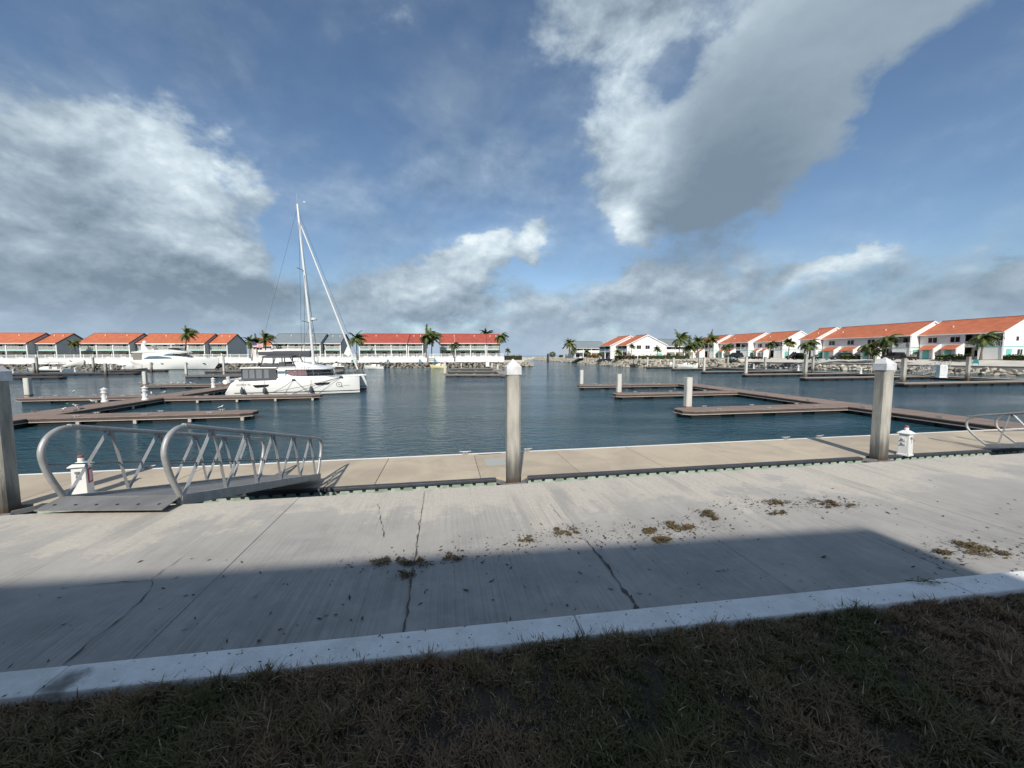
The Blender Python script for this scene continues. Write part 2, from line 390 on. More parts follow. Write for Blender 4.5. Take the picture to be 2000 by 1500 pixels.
jA, jB, jC = (st(P(*q, 0))[0] for q in ((1245, 1187), (1560, 1160), (800, 1160)))
joints = [jC, jA, jB]
while joints[-1] < 17: joints.append(joints[-1]+1.62)
while joints[0] > -15: joints.insert(0, joints[0]-1.66)
for k in range(len(joints)-1):
    g_ = .0014
    o = MB().box(joints[k]+g_, joints[k+1]-g_, -5.4, 0, -.14, random.uniform(-.004, .003)).build('slab', APR, apron, bevel=.006)
MB().box(joints[0], joints[-1], -5.4, -.02, -.9, -.145).build('slab_bed', material('joint_dirt', (.24, .23, .21), .95), apron)
MB().box(joints[0], joints[-1], -.25, -.015, -3, -.9).build('seawall_face', material('wet_seawall', (.14, .14, .12), .9, var=.4), apron)
struct(MB().grid([[tuple(Q(s, -.2, -1.0)), tuple(Q(s, 4.2, -2.6))] for s in (-16, 17)]), 'bank', ROCKG)
# cracks: ragged flat dark strips laid on the slabs
CRK = material('crack_dark', (.085, .078, .07), 1.0)
def crack(pts, w0, w1, wp=None):
    pts = wp or [P(x, y, 0) for x, y in pts]; L = []; Rr = []; rnd = random.Random(len(pts)*7+int(w0*1e5))
    fine = []
    for a, b in zip(pts, pts[1:]):
        n = max(2, int((b-a).length/.05))
        for k in range(n): fine.append(a.lerp(b, k/n))
    fine.append(pts[-1])
    rows = []
    for k, p in enumerate(fine):
        d = (fine[min(k+1, len(fine)-1)]-fine[max(k-1, 0)]).normalized(); nrm = Vector((-d.y, d.x, 0))
        wd = (w0+(w1-w0)*k/len(fine))*rnd.choice((.25, .5, .8, 1.2, 1.9)); off = rnd.uniform(-.012, .012)
        rows.append([p+nrm*(off-wd)+Vector((0, 0, .0065)), p+nrm*(off+wd)+Vector((0, 0, .0065))])
    MB().grid(rows).build('crack', CRK, apron, world=True)
crack([(1146, 1058), (1185, 1105), (1210, 1140), (1245, 1190)], .003, .015)
crack([(1075, 985), (1100, 1020), (1146, 1058)], .002, .003)
crack([], .0015, .006, [Q(jC+random.uniform(-.012, .012), -.15-.28*k) for k in range(11)])
crack([(738, 985), (742, 1010), (752, 1050)], .0015, .003)
crack([(365, 1085), (298, 1130), (290, 1160), (230, 1215), (185, 1245), (125, 1300)], .0018, .004)
crack([(298, 1134), (210, 1140), (120, 1150)], .002, .003)

# curb
cl = P(0, 1312, .1); cr = P(2000, 1113, .1); cdv = (cr-cl).normalized(); cnv = Vector((-cdv.y, cdv.x, 0))
def curb_material():
    m = material('curb_paint', (.82, .81, .78), .75, color2=(.70, .69, .66), vscale=5, bump=.35, bscale=60, detail=10); g = NT(m.node_tree); b = g.n['Principled BSDF']
    src = b.inputs['Base Color'].links[0].from_socket
    co = g.new('ShaderNodeTexCoord').outputs['Object']
    sp = g.rng(g.noise(co, 70, 3, .6), .66, .72, 0, .55)
    c = g.mix(sp, src, (.34, .33, .31))
    v = g.new('ShaderNodeMapping'); pt = P(120, 1335, .1); v.inputs['Location'].default_value = tuple(-x for x in pt); g.lk(co, v.inputs[0])
    ds = g.vmath('LENGTH', g.vmath('ADD', v.outputs[0], g.vmath('SCALE', g.vmath('SUBTRACT', g.noise(co, 9, 5, .6, 0, True), (.5,)*3), sc=.22)))
    c = g.mix(g.rng(ds, .02, .15, .85, 0), c, (.06, .05, .042))
    c = g.mix(g.rng(g.noise(co, 1.6, 8, .7), .48, .75, 0, .45), c, (.47, .45, .40)); c = g.mix(g.rng(g.noise(co, 24, 6, .7), .60, .70, 0, .5), c, (.42, .40, .36))
    g.lk(c, b.inputs['Base Color']); return m
CM = curb_material()
curb = thing('curb', 'white painted concrete kerb between the lawn and the grey concrete apron', 'kerb', (0, 0, 0))
CWD = .205
cuts = [-16]
while cuts[-1] < 20: cuts.append(cuts[-1]+3.05)
for a, b in zip(cuts, cuts[1:]):
    p0, p1 = cl+cdv*(a+1.1+.004), cl+cdv*(b+1.1-.004)
    poly = [p0, p1, p1-cnv*CWD, p0-cnv*CWD]
    MB().prism([Vector((q.x, q.y, 0)) for q in poly], (0, 0, .004), (0, 0, .1)).build('kerb_stone', CM, curb, bevel=.012)

# lawn
SOIL = material('lawn_soil', (.032, .024, .017), 1.0, color2=(.06, .044, .03), vscale=5)
lw = MB(); lz = .055
e0, e1 = cl+cdv*-16-cnv*(CWD+.012), cl+cdv*20-cnv*(CWD+.012)
back = [e1-cnv*7.2, e0-cnv*7.2]
lw.prism([Vector((q.x, q.y, 0)) for q in (e0, e1, *back)], (0, 0, -.4), (0, 0, lz)); struct(lw, 'lawn', SOIL)
def grass():
    N = 400000
    rng = np.random.default_rng(3)
    a = rng.uniform(-5.5, 7.5, N*3); d = rng.beta(1.0, 1.5, N*3)*3.3
    d = d+np.where(rng.random(N*3) < .5, 0, -.018)
    x = cl.x+cdv.x*a-cnv.x*(CWD+.015+d); y = cl.y+cdv.y*a-cnv.y*(CWD+.015+d)
    keep = (y > .2) & (np.abs(x) < 1.6*np.maximum(y, .5)+2.2)
    x, y, d = x[keep][:N], y[keep][:N], d[keep][:N]; N = len(x)
    # patches: thin and matted, or tufted
    cn = np.array([mnoise.noise(Vector((float(i)*9, float(j)*9, 5.5)))+.6*mnoise.noise(Vector((float(i)*22, float(j)*22, 2.5))) for i, j in zip(x, y)])
    kp = rng.random(N) < np.clip(.70+1.4*cn, .14, 1)
    x, y, d, cn = x[kp], y[kp], d[kp], cn[kp]; N = len(x)
    pn = np.array([mnoise.noise(Vector((float(i)*1.9, float(j)*1.9, 3.1))) for i, j in zip(x, y)])
    gn = np.array([mnoise.noise(Vector((float(i)*1.1, float(j)*1.1, 9.7)))+.5*mnoise.noise(Vector((float(i)*3.3, float(j)*3.3, 1.7))) for i, j in zip(x, y)])
    h = (.022+.045*rng.random(N)**2.2)*(1+.8*pn)*(1+.5*np.clip(cn, -.6, .8)); wd = .0015+.0024*rng.random(N)
    an = rng.uniform(0, 2*np.pi, N); lean = rng.uniform(.3, 1.5, N)*h
    dx, dy = np.cos(an), np.sin(an); px, py = -dy*wd, dx*wd
    z0 = np.full(N, lz-.004)
    V = np.empty((N, 5, 3))
    V[:, 0] = np.stack([x-px, y-py, z0], 1); V[:, 1] = np.stack([x+px, y+py, z0], 1)
    mx, my = x+dx*lean*.35, y+dy*lean*.35
    V[:, 2] = np.stack([mx+px*.85, my+py*.85, z0+h*.62], 1); V[:, 3] = np.stack([mx-px*.85, my-py*.85, z0+h*.62], 1)
    V[:, 4] = np.stack([x+dx*lean, y+dy*lean, z0+h*.95], 1)
    b = np.arange(N)*5
    quads = np.stack([b, b+1, b+2, b+3], 1); tris = np.stack([b+3, b+2, b+4], 1)
    me = bpy.data.meshes.new('grass'); me.vertices.add(N*5); me.vertices.foreach_set('co', V.ravel())
    me.loops.add(N*7); me.polygons.add(N*2)
    li = np.concatenate([quads, tris], 1).ravel(); me.loops.foreach_set('vertex_index', li)
    ls = np.empty(N*2, int); ls[0::2] = np.arange(N)*7; ls[1::2] = np.arange(N)*7+4
    me.polygons.foreach_set('loop_start', ls); me.update(calc_edges=True); me.validate()
    straw = np.array([.28, .188, .102]); brown = np.array([.155, .095, .058]); green = np.array([.112, .108, .038]); dk = np.array([.058, .064, .023])
    r = rng.random(N)[:, None]; gmask = np.clip(.40+1.1*gn+.25*(rng.random(N)-.5), 0, 1)[:, None]
    col = (brown*(1-r)+straw*r)*(1-gmask)+(green*(1-r)+dk*r)*gmask
    pale = rng.random(N) < .03; col[pale] = np.array([.38, .31, .21])
    c4 = np.ones((N, 5, 4)); c4[:, :, :3] = col[:, None, :]
    at = me.color_attributes.new('tint', 'FLOAT_COLOR', 'POINT'); at.data.foreach_set('color', c4.ravel())
    m = bpy.data.materials.new('grass_blades'); m.use_nodes = True; g = NT(m.node_tree)
    g.lk(g.new('ShaderNodeVertexColor', layer_name='tint').outputs[0], g.n['Principled BSDF'].inputs['Base Color']); g.n['Principled BSDF'].inputs['Roughness'].default_value = .7
    g.n['Principled BSDF'].inputs['Specular IOR Level'].default_value = .2
    me.materials.append(m); o = bpy.data.objects.new('grass', me); COL.objects.link(o)
    tag(o, 'dry brown and green mown grass beside the white kerb', 'grass', kind='stuff')
grass()

# ---- dried seaweed and litter on the apron
WEED = material('dried_seaweed', (.135, .095, .035), .9, color2=(.06, .042, .018), vscale=30, rnd=.15)
def weed(px, py, size, n, label, seed, zz=.008):
    rnd = random.Random(seed); c = P(px, py, 0)
    o = thing('seaweed_clump', label, 'seaweed', c, 0, 'clumps of dried seaweed on the apron')
    m = MB(); cents = [(rnd.gauss(0, size*1.25), rnd.gauss(0, size*.7), size*rnd.choice((.1, .2, .35, .6))) for q in range(rnd.randint(6, 11))]
    for k in range(int(n*.75)):
        cx, cy, cs = rnd.choice(cents); x, y = cx+rnd.gauss(0, cs), cy+rnd.gauss(0, cs*.6)
        L = rnd.choice((.006, .01, .016, .026, .04))*rnd.uniform(.7, 1.2); b = rnd.uniform(0, 6.28); z = zz+abs(rnd.gauss(0, .007))
        d = Vector((math.cos(b), math.sin(b), rnd.uniform(-.1, .3)))*L; nn = Vector((-math.sin(b), math.cos(b), rnd.uniform(-.5, .5)))*min(.006, L*rnd.uniform(.15, .4))
        p = Vector((x, y, z+.004)); bend = Vector((0, 0, rnd.uniform(0, .012)))
        m.quad(p-d-nn, p-d+nn, p+bend+nn, p+bend-nn); m.quad(p+bend-nn, p+bend+nn, p+d+nn*.3, p+d-nn*.3)
    m.build('seaweed_strands', WEED, o, kind='stuff')
WL = [(1325, 1030, .085, 520, 'largest brown seaweed clump lying on the sunlit concrete beside the shade edge'),
      (1300, 1056, .05, 220, 'brown seaweed clump just below the largest clump, touching the edge of the shade'),
      (1272, 1037, .045, 180, 'seaweed clump between the wide crack and the largest clump'),
      (1110, 1040, .06, 230, 'seaweed clump straddling the crack in the concrete, out in the sun'),
      (1385, 1008, .07, 300, 'loose seaweed scatter just beyond the largest clump towards the dock'),
      (1628, 985, .10, 420, 'wide seaweed scatter on pale concrete towards the far end of the apron'),
      (1510, 982, .07, 200, 'thin seaweed scatter halfway between the two wide scatters'),
      (1520, 1003, .05, 120, 'small seaweed tuft on the grey stained concrete near the fine joint'),
      (1893, 1066, .07, 280, 'olive seaweed clump out in the sun past the corner of the shade'),
      (1838, 1080, .05, 150, 'small seaweed tuft touching the slanting end of the shade'),
      (1935, 1085, .08, 200, 'seaweed streak beside the kerb in the sun'),
      (812, 1098, .05, 200, 'dark seaweed clump sitting on the thin crack in the shade edge'),
      (752, 1099, .05, 140, 'pair of dark seaweed tufts beside the thin crack, towards the large gangway'),
      (882, 1090, .045, 110, 'thin line of seaweed along the shade edge between the two cracks'),
      (1030, 1056, .04, 90, 'small seaweed tuft in the sun beside the straddling clump'),
      (785, 1124, .04, 90, 'small dark seaweed tuft lying wholly in the shade')]
for k, (a, b, c, n, l) in enumerate(WL): weed(a, b, c, n, l, k)
tw = thing('fallen_twig', 'small broken leafy twig lying across the white kerb', 'twig', P(1805, 1140, .1))
m = MB(); rt = random.Random(4)
m.tube([(-.12, .03, .012), (-.05, .0, .02), (.03, .012, .016), (.12, -.01, .012)], .0035, 5); m.tube([(-.05, 0, .02), (0, .05, .025), (.03, .07, .018)], .0025, 5)
m.build('stem', BARK, tw)
m = MB()
for k in range(26):
    p = Vector((rt.gauss(.03, .05), rt.gauss(.0, .02), .012+rt.random()*.02)); a = rt.uniform(0, 6.28); d = Vector((math.cos(a), math.sin(a), .2))*.02; n = Vector((-math.sin(a), math.cos(a), .1))*.006
    m.quad(p-d, p+n, p+d, p-n)
m.build('leaves', HEDGE, tw)
def litter():
    rnd = random.Random(12); m = MB()
    for k in range(1100):
        s = rnd.uniform(-6.5, 8.5); t = -3.95+abs(rnd.gauss(0, 1.0))
        if t > -.05 or t < -4.2: continue
        p = Q(s, t, .0055); L = rnd.choice((.006, .009, .014, .02, .03))*rnd.uniform(.6, 1.2); a = rnd.uniform(0, 6.28)
        d = Vector((math.cos(a), math.sin(a), rnd.uniform(0, .25)))*L; n = Vector((-math.sin(a), math.cos(a), rnd.uniform(-.2, .4)))*L*rnd.uniform(.2, .45)
        m.quad(p-d, p+n, p+d+Vector((0, 0, .004)), p-n)
    for px, py, n in ((1330, 1030, 260), (1600, 985, 300), (1480, 985, 220), (1120, 1042, 160), (1900, 1075, 240), (800, 1100, 160), (1000, 1065, 140), (1250, 1050, 160)):
        c = P(px, py, 0)
        for k in range(n):
            p = c+U*rnd.gauss(0, .42)+W*rnd.gauss(0, .13); p.z = .006; L = rnd.choice((.005, .008, .013, .022))*rnd.uniform(.6, 1.2); a = rnd.uniform(0, 6.28)
            d = Vector((math.cos(a), math.sin(a), rnd.uniform(0, .25)))*L; nn = Vector((-math.sin(a), math.cos(a), rnd.uniform(-.2, .4)))*L*rnd.uniform(.2, .5); m.quad(p-d, p+nn, p+d+Vector((0, 0, .004)), p-nn)
    for k in range(220):
        p = cl+cdv*rnd.uniform(-1, 9)-cnv*rnd.uniform(.01, CWD-.01); p.z = .1025; L = rnd.uniform(.004, .013); a = rnd.uniform(0, 6.28)
        d = Vector((math.cos(a), math.sin(a), .1))*L; n = Vector((-math.sin(a), math.cos(a), .3))*L*.35
        m.quad(p-d, p+n, p+d, p-n)
    o = m.build('leaf_litter', material('dry_leaf_bits', (.085, .065, .04), .9, color2=(.03, .028, .022), vscale=40)); tag(o, 'tiny dry leaf and weed scraps strewn over the concrete', 'litter', kind='stuff')
litter()

# ---- concrete floating dock along our bank
def dock_material():
    m = bpy.data.materials.new('tan_dock_concrete'); m.use_nodes = True; g = NT(m.node_tree); b = g.n['Principled BSDF']
    co = g.new('ShaderNodeTexCoord').outputs['Object']
    n1 = g.noise(co, .7, 6, .62, .5); n2 = g.noise(co, 4, 6, .65); n3 = g.noise(co, 26, 3, .6)
    c = g.mix(g.rng(n1, .35, .68), (.50, .42, .31), (.39, .325, .245)); c = g.mix(g.rng(n2, .55, .8, 0, .5), c, (.27, .235, .18)); c = g.mix(g.rng(n3, .68, .74, 0, .5), c, (.65, .63, .58))
    oi = g.new('ShaderNodeObjectInfo').outputs['Random']; hv = g.new('ShaderNodeHueSaturation'); g.lk(c, hv.inputs['Color']); g.lk(g.rng(oi, 0, 1, .9, 1.08, False), hv.inputs['Value'])
    g.lk(hv.outputs[0], b.inputs['Base Color']); b.inputs['Roughness'].default_value = .9
    bn = g.new('ShaderNodeBump'); bn.inputs['Strength'].default_value = .3; bn.inputs['Distance'].default_value = .01; g.lk(n2, bn.inputs['Height']); g.lk(bn.outputs[0], b.inputs['Normal'])
    return m
DOCKC = dock_material()
tn = st(P(1000, 935, ZD))[1]+.12; tf = st(P(1000, 882, ZD))[1]
dock = thing('floating_dock', 'tan concrete floating dock of wide slabs running along the near seawall', 'dock', Q(0, tn, ZW), A)
dj = [st(P(*q, ZD))[0] for q in ((735, 940), (938, 930), (1127, 918))]
while dj[-1] < 32: dj.append(dj[-1]+2.55)
while dj[0] > -26: dj.insert(0, dj[0]-2.55)
DWID = tf-tn; zd = ZD-ZW
for a, b in zip(dj, dj[1:]):
    MB().box(a+.008, b-.008, 0.06, DWID-.08, zd-.16, zd+random.uniform(-.002, .002)).build('slab', DOCKC, dock, bevel=.008)
L0, L1 = dj[0], dj[-1]
MB().box(L0, L1, DWID-.077, DWID, zd-.22, zd+.006).build('white_edge_strip', WHITE, dock, bevel=.01)
MB().box(L0, L1, .1, DWID-.1, -.6, zd-.17).build('float_body', material('green_grey_float', (.17, .20, .17), .8, color2=(.10, .12, .10), vscale=1.5), dock)
piles_s = [st(P(1003, 938, ZD))[0], st(P(1716, 895, ZD))[0], None]
rr_ = ray(36, 850); kk = (tn-.2+.185-(EYE-O).dot(W))/rr_.dot(W); piles_s[2] = st(EYE+rr_*kk)[0]-.185
gaps = sorted((s-.42, s+.42) for s in piles_s)
segs = []; x = L0
for a, b in gaps: segs.append((x, a)); x = b
segs.append((x, L1))
PALEG = material('algae_white_beam', (.42, .48, .41), .8, color2=(.20, .27, .20), vscale=3)
for a, b in segs:
    m = MB(); m.box(a, b, -.09, .055, zd-.07, zd+.012); m.build('rubber_fender', RUBBER, dock, bevel=.02)
    MB().box(a, b, -.05, .095, zd-.34, zd-.075).build('waler_beam', PALEG, dock)
    m = MB(); s = a+.12
    while s < b-.1:
        m.prism([(s-.05, -.056, zd-.077), (s+.05, -.056, zd-.077), (s+.035, -.056, zd-.135), (s-.035, -.056, zd-.135)], (0, -.002, 0), (0, .006, 0)); s += .30
    m.build('drain_notches', FLOATM, dock, kind='stuff')
for s in piles_s:
    for sg in (-1, 1):
        m = MB(); m.prism([(s+sg*.42, -.06, 0), (s+sg*.5, .04, 0), (s+sg*.235, -.36, 0), (s+sg*.2, -.30, 0)], (0, 0, zd-.1), (0, 0, zd+.0)); m.build('pile_guide_arm', ALUD, dock)
    m = MB(); m.box(s-.3, s+.3, -.44, -.38, zd-.1, zd-.02); m.build('pile_guide_bar', ALUD, dock)
def cleat(s):
    m = MB(); t = DWID-.06
    for dx in (-.05, .05): m.box(s+dx-.018, s+dx+.018, t-.025, t+.025, zd+.006, zd+.075)
    m.tube([(s-.19, t, zd+.10), (s-.12, t, zd+.085), (s, t, zd+.08), (s+.12, t, zd+.085), (s+.19, t, zd+.10)], [.012, .02, .024, .02, .012], 8)
    m.box(s-.09, s+.09, t-.035, t+.035, zd+.006, zd+.02)
    m.build('cleat', ALU, dock, smooth=True)
for px, py in ((908, 884), (1028, 881), (1534, 858), (1604, 856), (318, 905)): cleat(st(P(px, py, ZD))[0])
MB().box(st(P(968, 905, ZD))[0]-.3, st(P(968, 905, ZD))[0]+.3, DWID*.45, DWID*.7, zd+.003, zd+.009).build('hatch_plate', material('hatch_grey', (.40, .41, .37), .7), dock)
m = MB(); s0 = st(P(935, 890, ZD))[0]
m.tube([(s0, DWID-.17, zd+.012), (s0+.2, DWID-.24, zd+.012), (s0+.5, DWID-.2, zd+.012), (s0+.75, DWID-.16, zd+.012)], .007, 5); m.build('loose_line', BLACK, dock)

# ---- square concrete piles
def pile(name, s, label, top, half=.17, mat=PILE, stain=True):
    o = thing(name, label, 'pile', Q(s, tn-.2+.0, ZW), A, 'white capped piles of the concrete dock')
    zt = top-ZW; c = .045
    prof = [(-half+c, -half), (half-c, -half), (half, -half+c), (half, half-c), (half-c, half), (-half+c, half), (-half, half-c), (-half, -half+c)]
    m = MB(); m.grid([[(x, y, z) for x, y in prof] for z in (-1.6, .15, .5, 1.2, 2, zt)], True, True); m.build('shaft', mat, o)
    h2 = half+.016; m = MB()
    m.grid([[(-h2, -h2, zt-.14), (h2, -h2, zt-.14), (h2, h2, zt-.14), (-h2, h2, zt-.14)], [(-h2, -h2, zt+.06), (h2, -h2, zt+.06), (h2, h2, zt+.06), (-h2, h2, zt+.06)],
            [(-h2*.9, -h2*.9, zt+.08), (h2*.9, -h2*.9, zt+.08), (h2*.9, h2*.9, zt+.08), (-h2*.9, h2*.9, zt+.08)], [(-.012, -.012, zt+.25), (.012, -.012, zt+.25), (.012, .012, zt+.25), (-.012, .012, zt+.25)]], True, True)
    m.build('pyramid_cap', CAPW, o); return o
def pile_material():
    m = PILE; g = NT(m.node_tree); b = g.n['Principled BSDF']; src = b.inputs['Base Color'].links[0].from_socket
    co = g.new('ShaderNodeTexCoord').outputs['Object']; sp = g.new('ShaderNodeSeparateXYZ'); g.lk(co, sp.inputs[0]); z = sp.outputs[2]
    mp = g.new('ShaderNodeMapping'); mp.inputs['Scale'].default_value = (9, 9, .8); g.lk(co, mp.inputs[0]); dr = g.noise(mp.outputs[0], 1, 4, .6)
    wet = g.rng(g.math('SUBTRACT', z, g.math('MULTIPLY', dr, 1.3)), -.05, .75, .85, 0)
    c = g.mix(wet, src, (.075, .068, .06)); c = g.mix(g.rng(z, .50, .66, .8, 0), c, (.07, .038, .022))
    pits = g.rng(g.noise(co, 34, 3, .5), .66, .72, 0, .7); c = g.mix(pits, c, (.10, .095, .085))
    g.lk(c, b.inputs['Base Color'])
pile_material()
Zt = lambda px, py, s: PD(px, py, Q(s, tn-.2).y).z-.2
pile('dock_pile', piles_s[0], 'square concrete pile with white pyramid cap standing alone beside the middle of the tan dock', Zt(1003, 705, piles_s[0]))
pile('dock_pile', piles_s[1], 'square concrete pile with white pyramid cap next to a white pedestal and the smaller gangway', Zt(1724, 701, piles_s[1]))
pile('dock_pile', piles_s[2], 'thick mossy concrete pile with white cap beside the loop end of the large gangway', Zt(0, 712, piles_s[2]))

# ---- utility pedestals on the near dock
def pedestal(px, py, label, sign):
    p = P(px, py, ZD); o = thing('utility_pedestal', label, 'pedestal', p, A+R(12), 'utility pedestals on the concrete dock')
    m = MB(); m.grid([[(sx*r, sy*r, z) for sx, sy in ((-1, -1), (1, -1), (1, 1), (-1, 1))] for r, z in ((.15, 0), (.15, .05), (.132, .06), (.122, .70))], True, True); m.build('body', WHITE, o, bevel=.008)
    m = MB(); m.grid([[(sx*r, sy*r, z) for sx, sy in ((-1, -1), (1, -1), (1, 1), (-1, 1))] for r, z in ((.165, .70), (.165, .72), (.065, .80))], True, True); m.build('hood', WHITE, o)
    m = MB(); m.lathe([(.055, .80), (.055, .88), (.05, .89)], n=12); m.build('lamp_base', WHITE, o, smooth=True)
    m = MB(); m.lathe([(.05, .885), (.055, .90), (.05, .945), (.02, .955)], n=12); m.build('lamp_lens', material('red_lens', (.30, .11, .10), .4), o, smooth=True)
    for zz in ((.38, .52) if not sign else (.5,)):
        m = MB(); m.box(-.145, -.122, -.05, .05, zz-.05, zz+.05); m.lathe([(.03, zz), (.03, zz+.02)], c=(-.154, 0), n=8); m.build('socket_cover', CAPW, o, bevel=.004)
    m = MB(); m.box(-.05, .02, -.152, -.122, .55, .60); m.tube([(0, -.147, .56), (.01, -.19, .53), (.0, -.2, .47)], .014, 6); m.build('tap', ALUD, o)
    if sign:
        m = MB(); m.box(.1225, .136, -.06, .09, .30, .64); sg = m.build('notice_plate', material('red_notice', (.45, .06, .09), .5), o)
        MB().box(.1365, .139, -.03, .06, .34, .60).build('notice_panel', material('pale_notice', (.62, .55, .56), .5), sg)
    for x in (-.137, .137):
        for y in (-.137, .137): MB().lathe([(.011, .05), (.014, .07)], c=(x, y), n=6).build('anchor_bolt', ALUD, o)
pedestal(164, 968, 'white utility pedestal with red notice plate behind the bars of the large gangway', True)
pedestal(1767, 889, 'white utility pedestal with taps standing next to the capped pile by the smaller gangway', False)

# ---- aluminium gangways
def gangway(name, label, a0, a1, b0, b1, H=1.02, bays=5, loop_lo=False, flap=True, r=.036, dz=.0):
    """a0,a1: right and left corner at the upper end; b0,b1: at the lower end"""
    o = thing(name, label, 'gangway', (a0+a1)/2, 0)
    for (a, b) in ((a0, b0), (a1, b1)):
        d = (b-a); L = d.length; e = d.normalized(); up = Vector((0, 0, 1)); h = e.cross(up).normalized(); upn = h.cross(e).normalized()
        pt = lambda s, z: a+e*s+upn*z
        hs_ = H/1.02; path = [pt(0, .05), pt(-.22, .34*hs_), pt(-.34, .56*hs_), pt(-.37, .70*hs_), pt(-.33, .85*hs_), pt(-.22, .96*hs_), pt(-.05, 1.015*hs_), pt(.15, H), pt(L*.5, H), pt(L-.35, H)]
        path += [pt(L-.12, H-.01), pt(L-.02, H-.10), pt(L+.02, H-.28), pt(L-.02, H*.45), pt(L-.12, .05)]
        if loop_lo: path = path[:10]+[pt(L+.05, 1.015), pt(L+.22, .96), pt(L+.33, .85), pt(L+.37, .7), pt(L+.34, .56), pt(L+.22, .34), pt(L, .05)]
        fine = []
        for k in range(len(path)-1):
            p0, p1, p2, p3 = path[max(k-1, 0)], path[k], path[k+1], path[min(k+2, len(path)-1)]
            n = 2 if (p2-p1).length > .5 else 5
            for j in range(n):
                t = j/n
                fine.append(p1.lerp(p2, t) if n == 2 else .5*((2*p1)+(p2-p0)*t+(2*p0-5*p1+4*p2-p3)*t*t+(3*p1-p0-3*p2+p3)*t**3))
        fine.append(path[-1])
        rl = MB().tube(fine, r, 10).build('handrail', ALU, o, world=True, smooth=True)
        Mx = Matrix((e, h, upn)).transposed().to_4x4(); Mx.translation = a
        MB().box(-.02, L, -.035, .035, -.07, .07, Mx).build('bottom_chord', ALU, o, world=True, bevel=.008)
        bl = (L-.35)/bays
        for k in range(bays):
            x0 = .05+k*bl
            for (q0, q1) in (((x0, .06), (x0+bl*.47, H-.02)), ((x0+bl, .06), (x0+bl*.53, H-.02))):
                MB().tube([pt(*q0), pt(*q1)], .025, 4).build('diagonal_brace', ALU, o, world=True)
        for k in range(bays):
            xm = .05+(k+.5)*bl; MB().box(xm-.075, xm+.075, -.006, .006, H-.10, H-.02, Mx).build('gusset_plate', ALUD, o, world=True)
        MB().tube([pt(-.28, .47), pt(L-.02, .47)], .010, 6).build('mid_rail', ALUD, o, world=True)
    e = (b0-a0).normalized(); h = (a1-a0).normalized(); upn = h.cross(e).normalized(); upn = upn if upn.z > 0 else -upn
    L = (b0-a0).length; wd = (a1-a0).length
    n = int(L/.28)
    for k in range(n):
        s0, s1 = L*k/n+.004, L*(k+1)/n-.004
        q = [a0+e*s+h*x+upn*.0 for s, x in ((s0, .04), (s1, .04), (s1, wd-.04), (s0, wd-.04))]
        MB().prism(q, upn*.0, upn*.035).build('deck_plank', ALUD, o, world=True)
    for k in range(5):
        m = MB(); s = L*(k+.5)/5; q = [a0+e*(s+i)+h*j for i, j in ((-.04, .04), (.04, .04), (.04, wd-.04), (-.04, wd-.04))]; m.prism(q, upn*-.10, upn*-.006); m.build('cross_bearer', ALUD, o, world=True)
    if flap:
        q = [a0-h*.02-e*0+Vector((0, 0, .05)), a1+h*.02+Vector((0, 0, .05))]
        f = Vector((e.x, e.y, 0)).normalized()
        q += [q[1]-f*.33-Vector((0, 0, .048)), q[0]-f*.33-Vector((0, 0, .048))]
        fl = MB().prism(q, (0, 0, 0), (0, 0, .012)).build('approach_plate', ALUD, o, world=True)
        for k in range(6):
            c = q[2].lerp(q[3], (k+.5)/6)+f*.12; MB().lathe([(.02, c.z+.01), (.016, c.z+.036)], c=(c.x, c.y), n=6).build('plate_bolt', BLACK, fl, world=True)
        MB().tube([a0-h*.03+Vector((0, 0, .035)), a1+h*.03+Vector((0, 0, .035))], .03, 8).build('hinge_tube', ALUD, o, world=True)
    return o
a0 = P(352, 977, .05); a1 = P(124, 979, .05); b0 = P(624, 930, ZD+.13)
hd = (a1-a0); gangway('gangway', 'large aluminium gangway with looped handrails sloping from the apron down to the tan dock', a0, a1, b0, b0+hd, r=.035, H=.95)
lo0 = P(1926, 871, ZD+.12); wv = W*1.15
up0 = lo0-W*5.0; up0.z = .05
lo1 = P(1985, 868, ZD+.12)
gangway('gangway', 'smaller aluminium gangway whose looped handrails end on the dock past the capped pile', up0, up0+(lo1-lo0), lo0, lo1, loop_lo=True, flap=True)

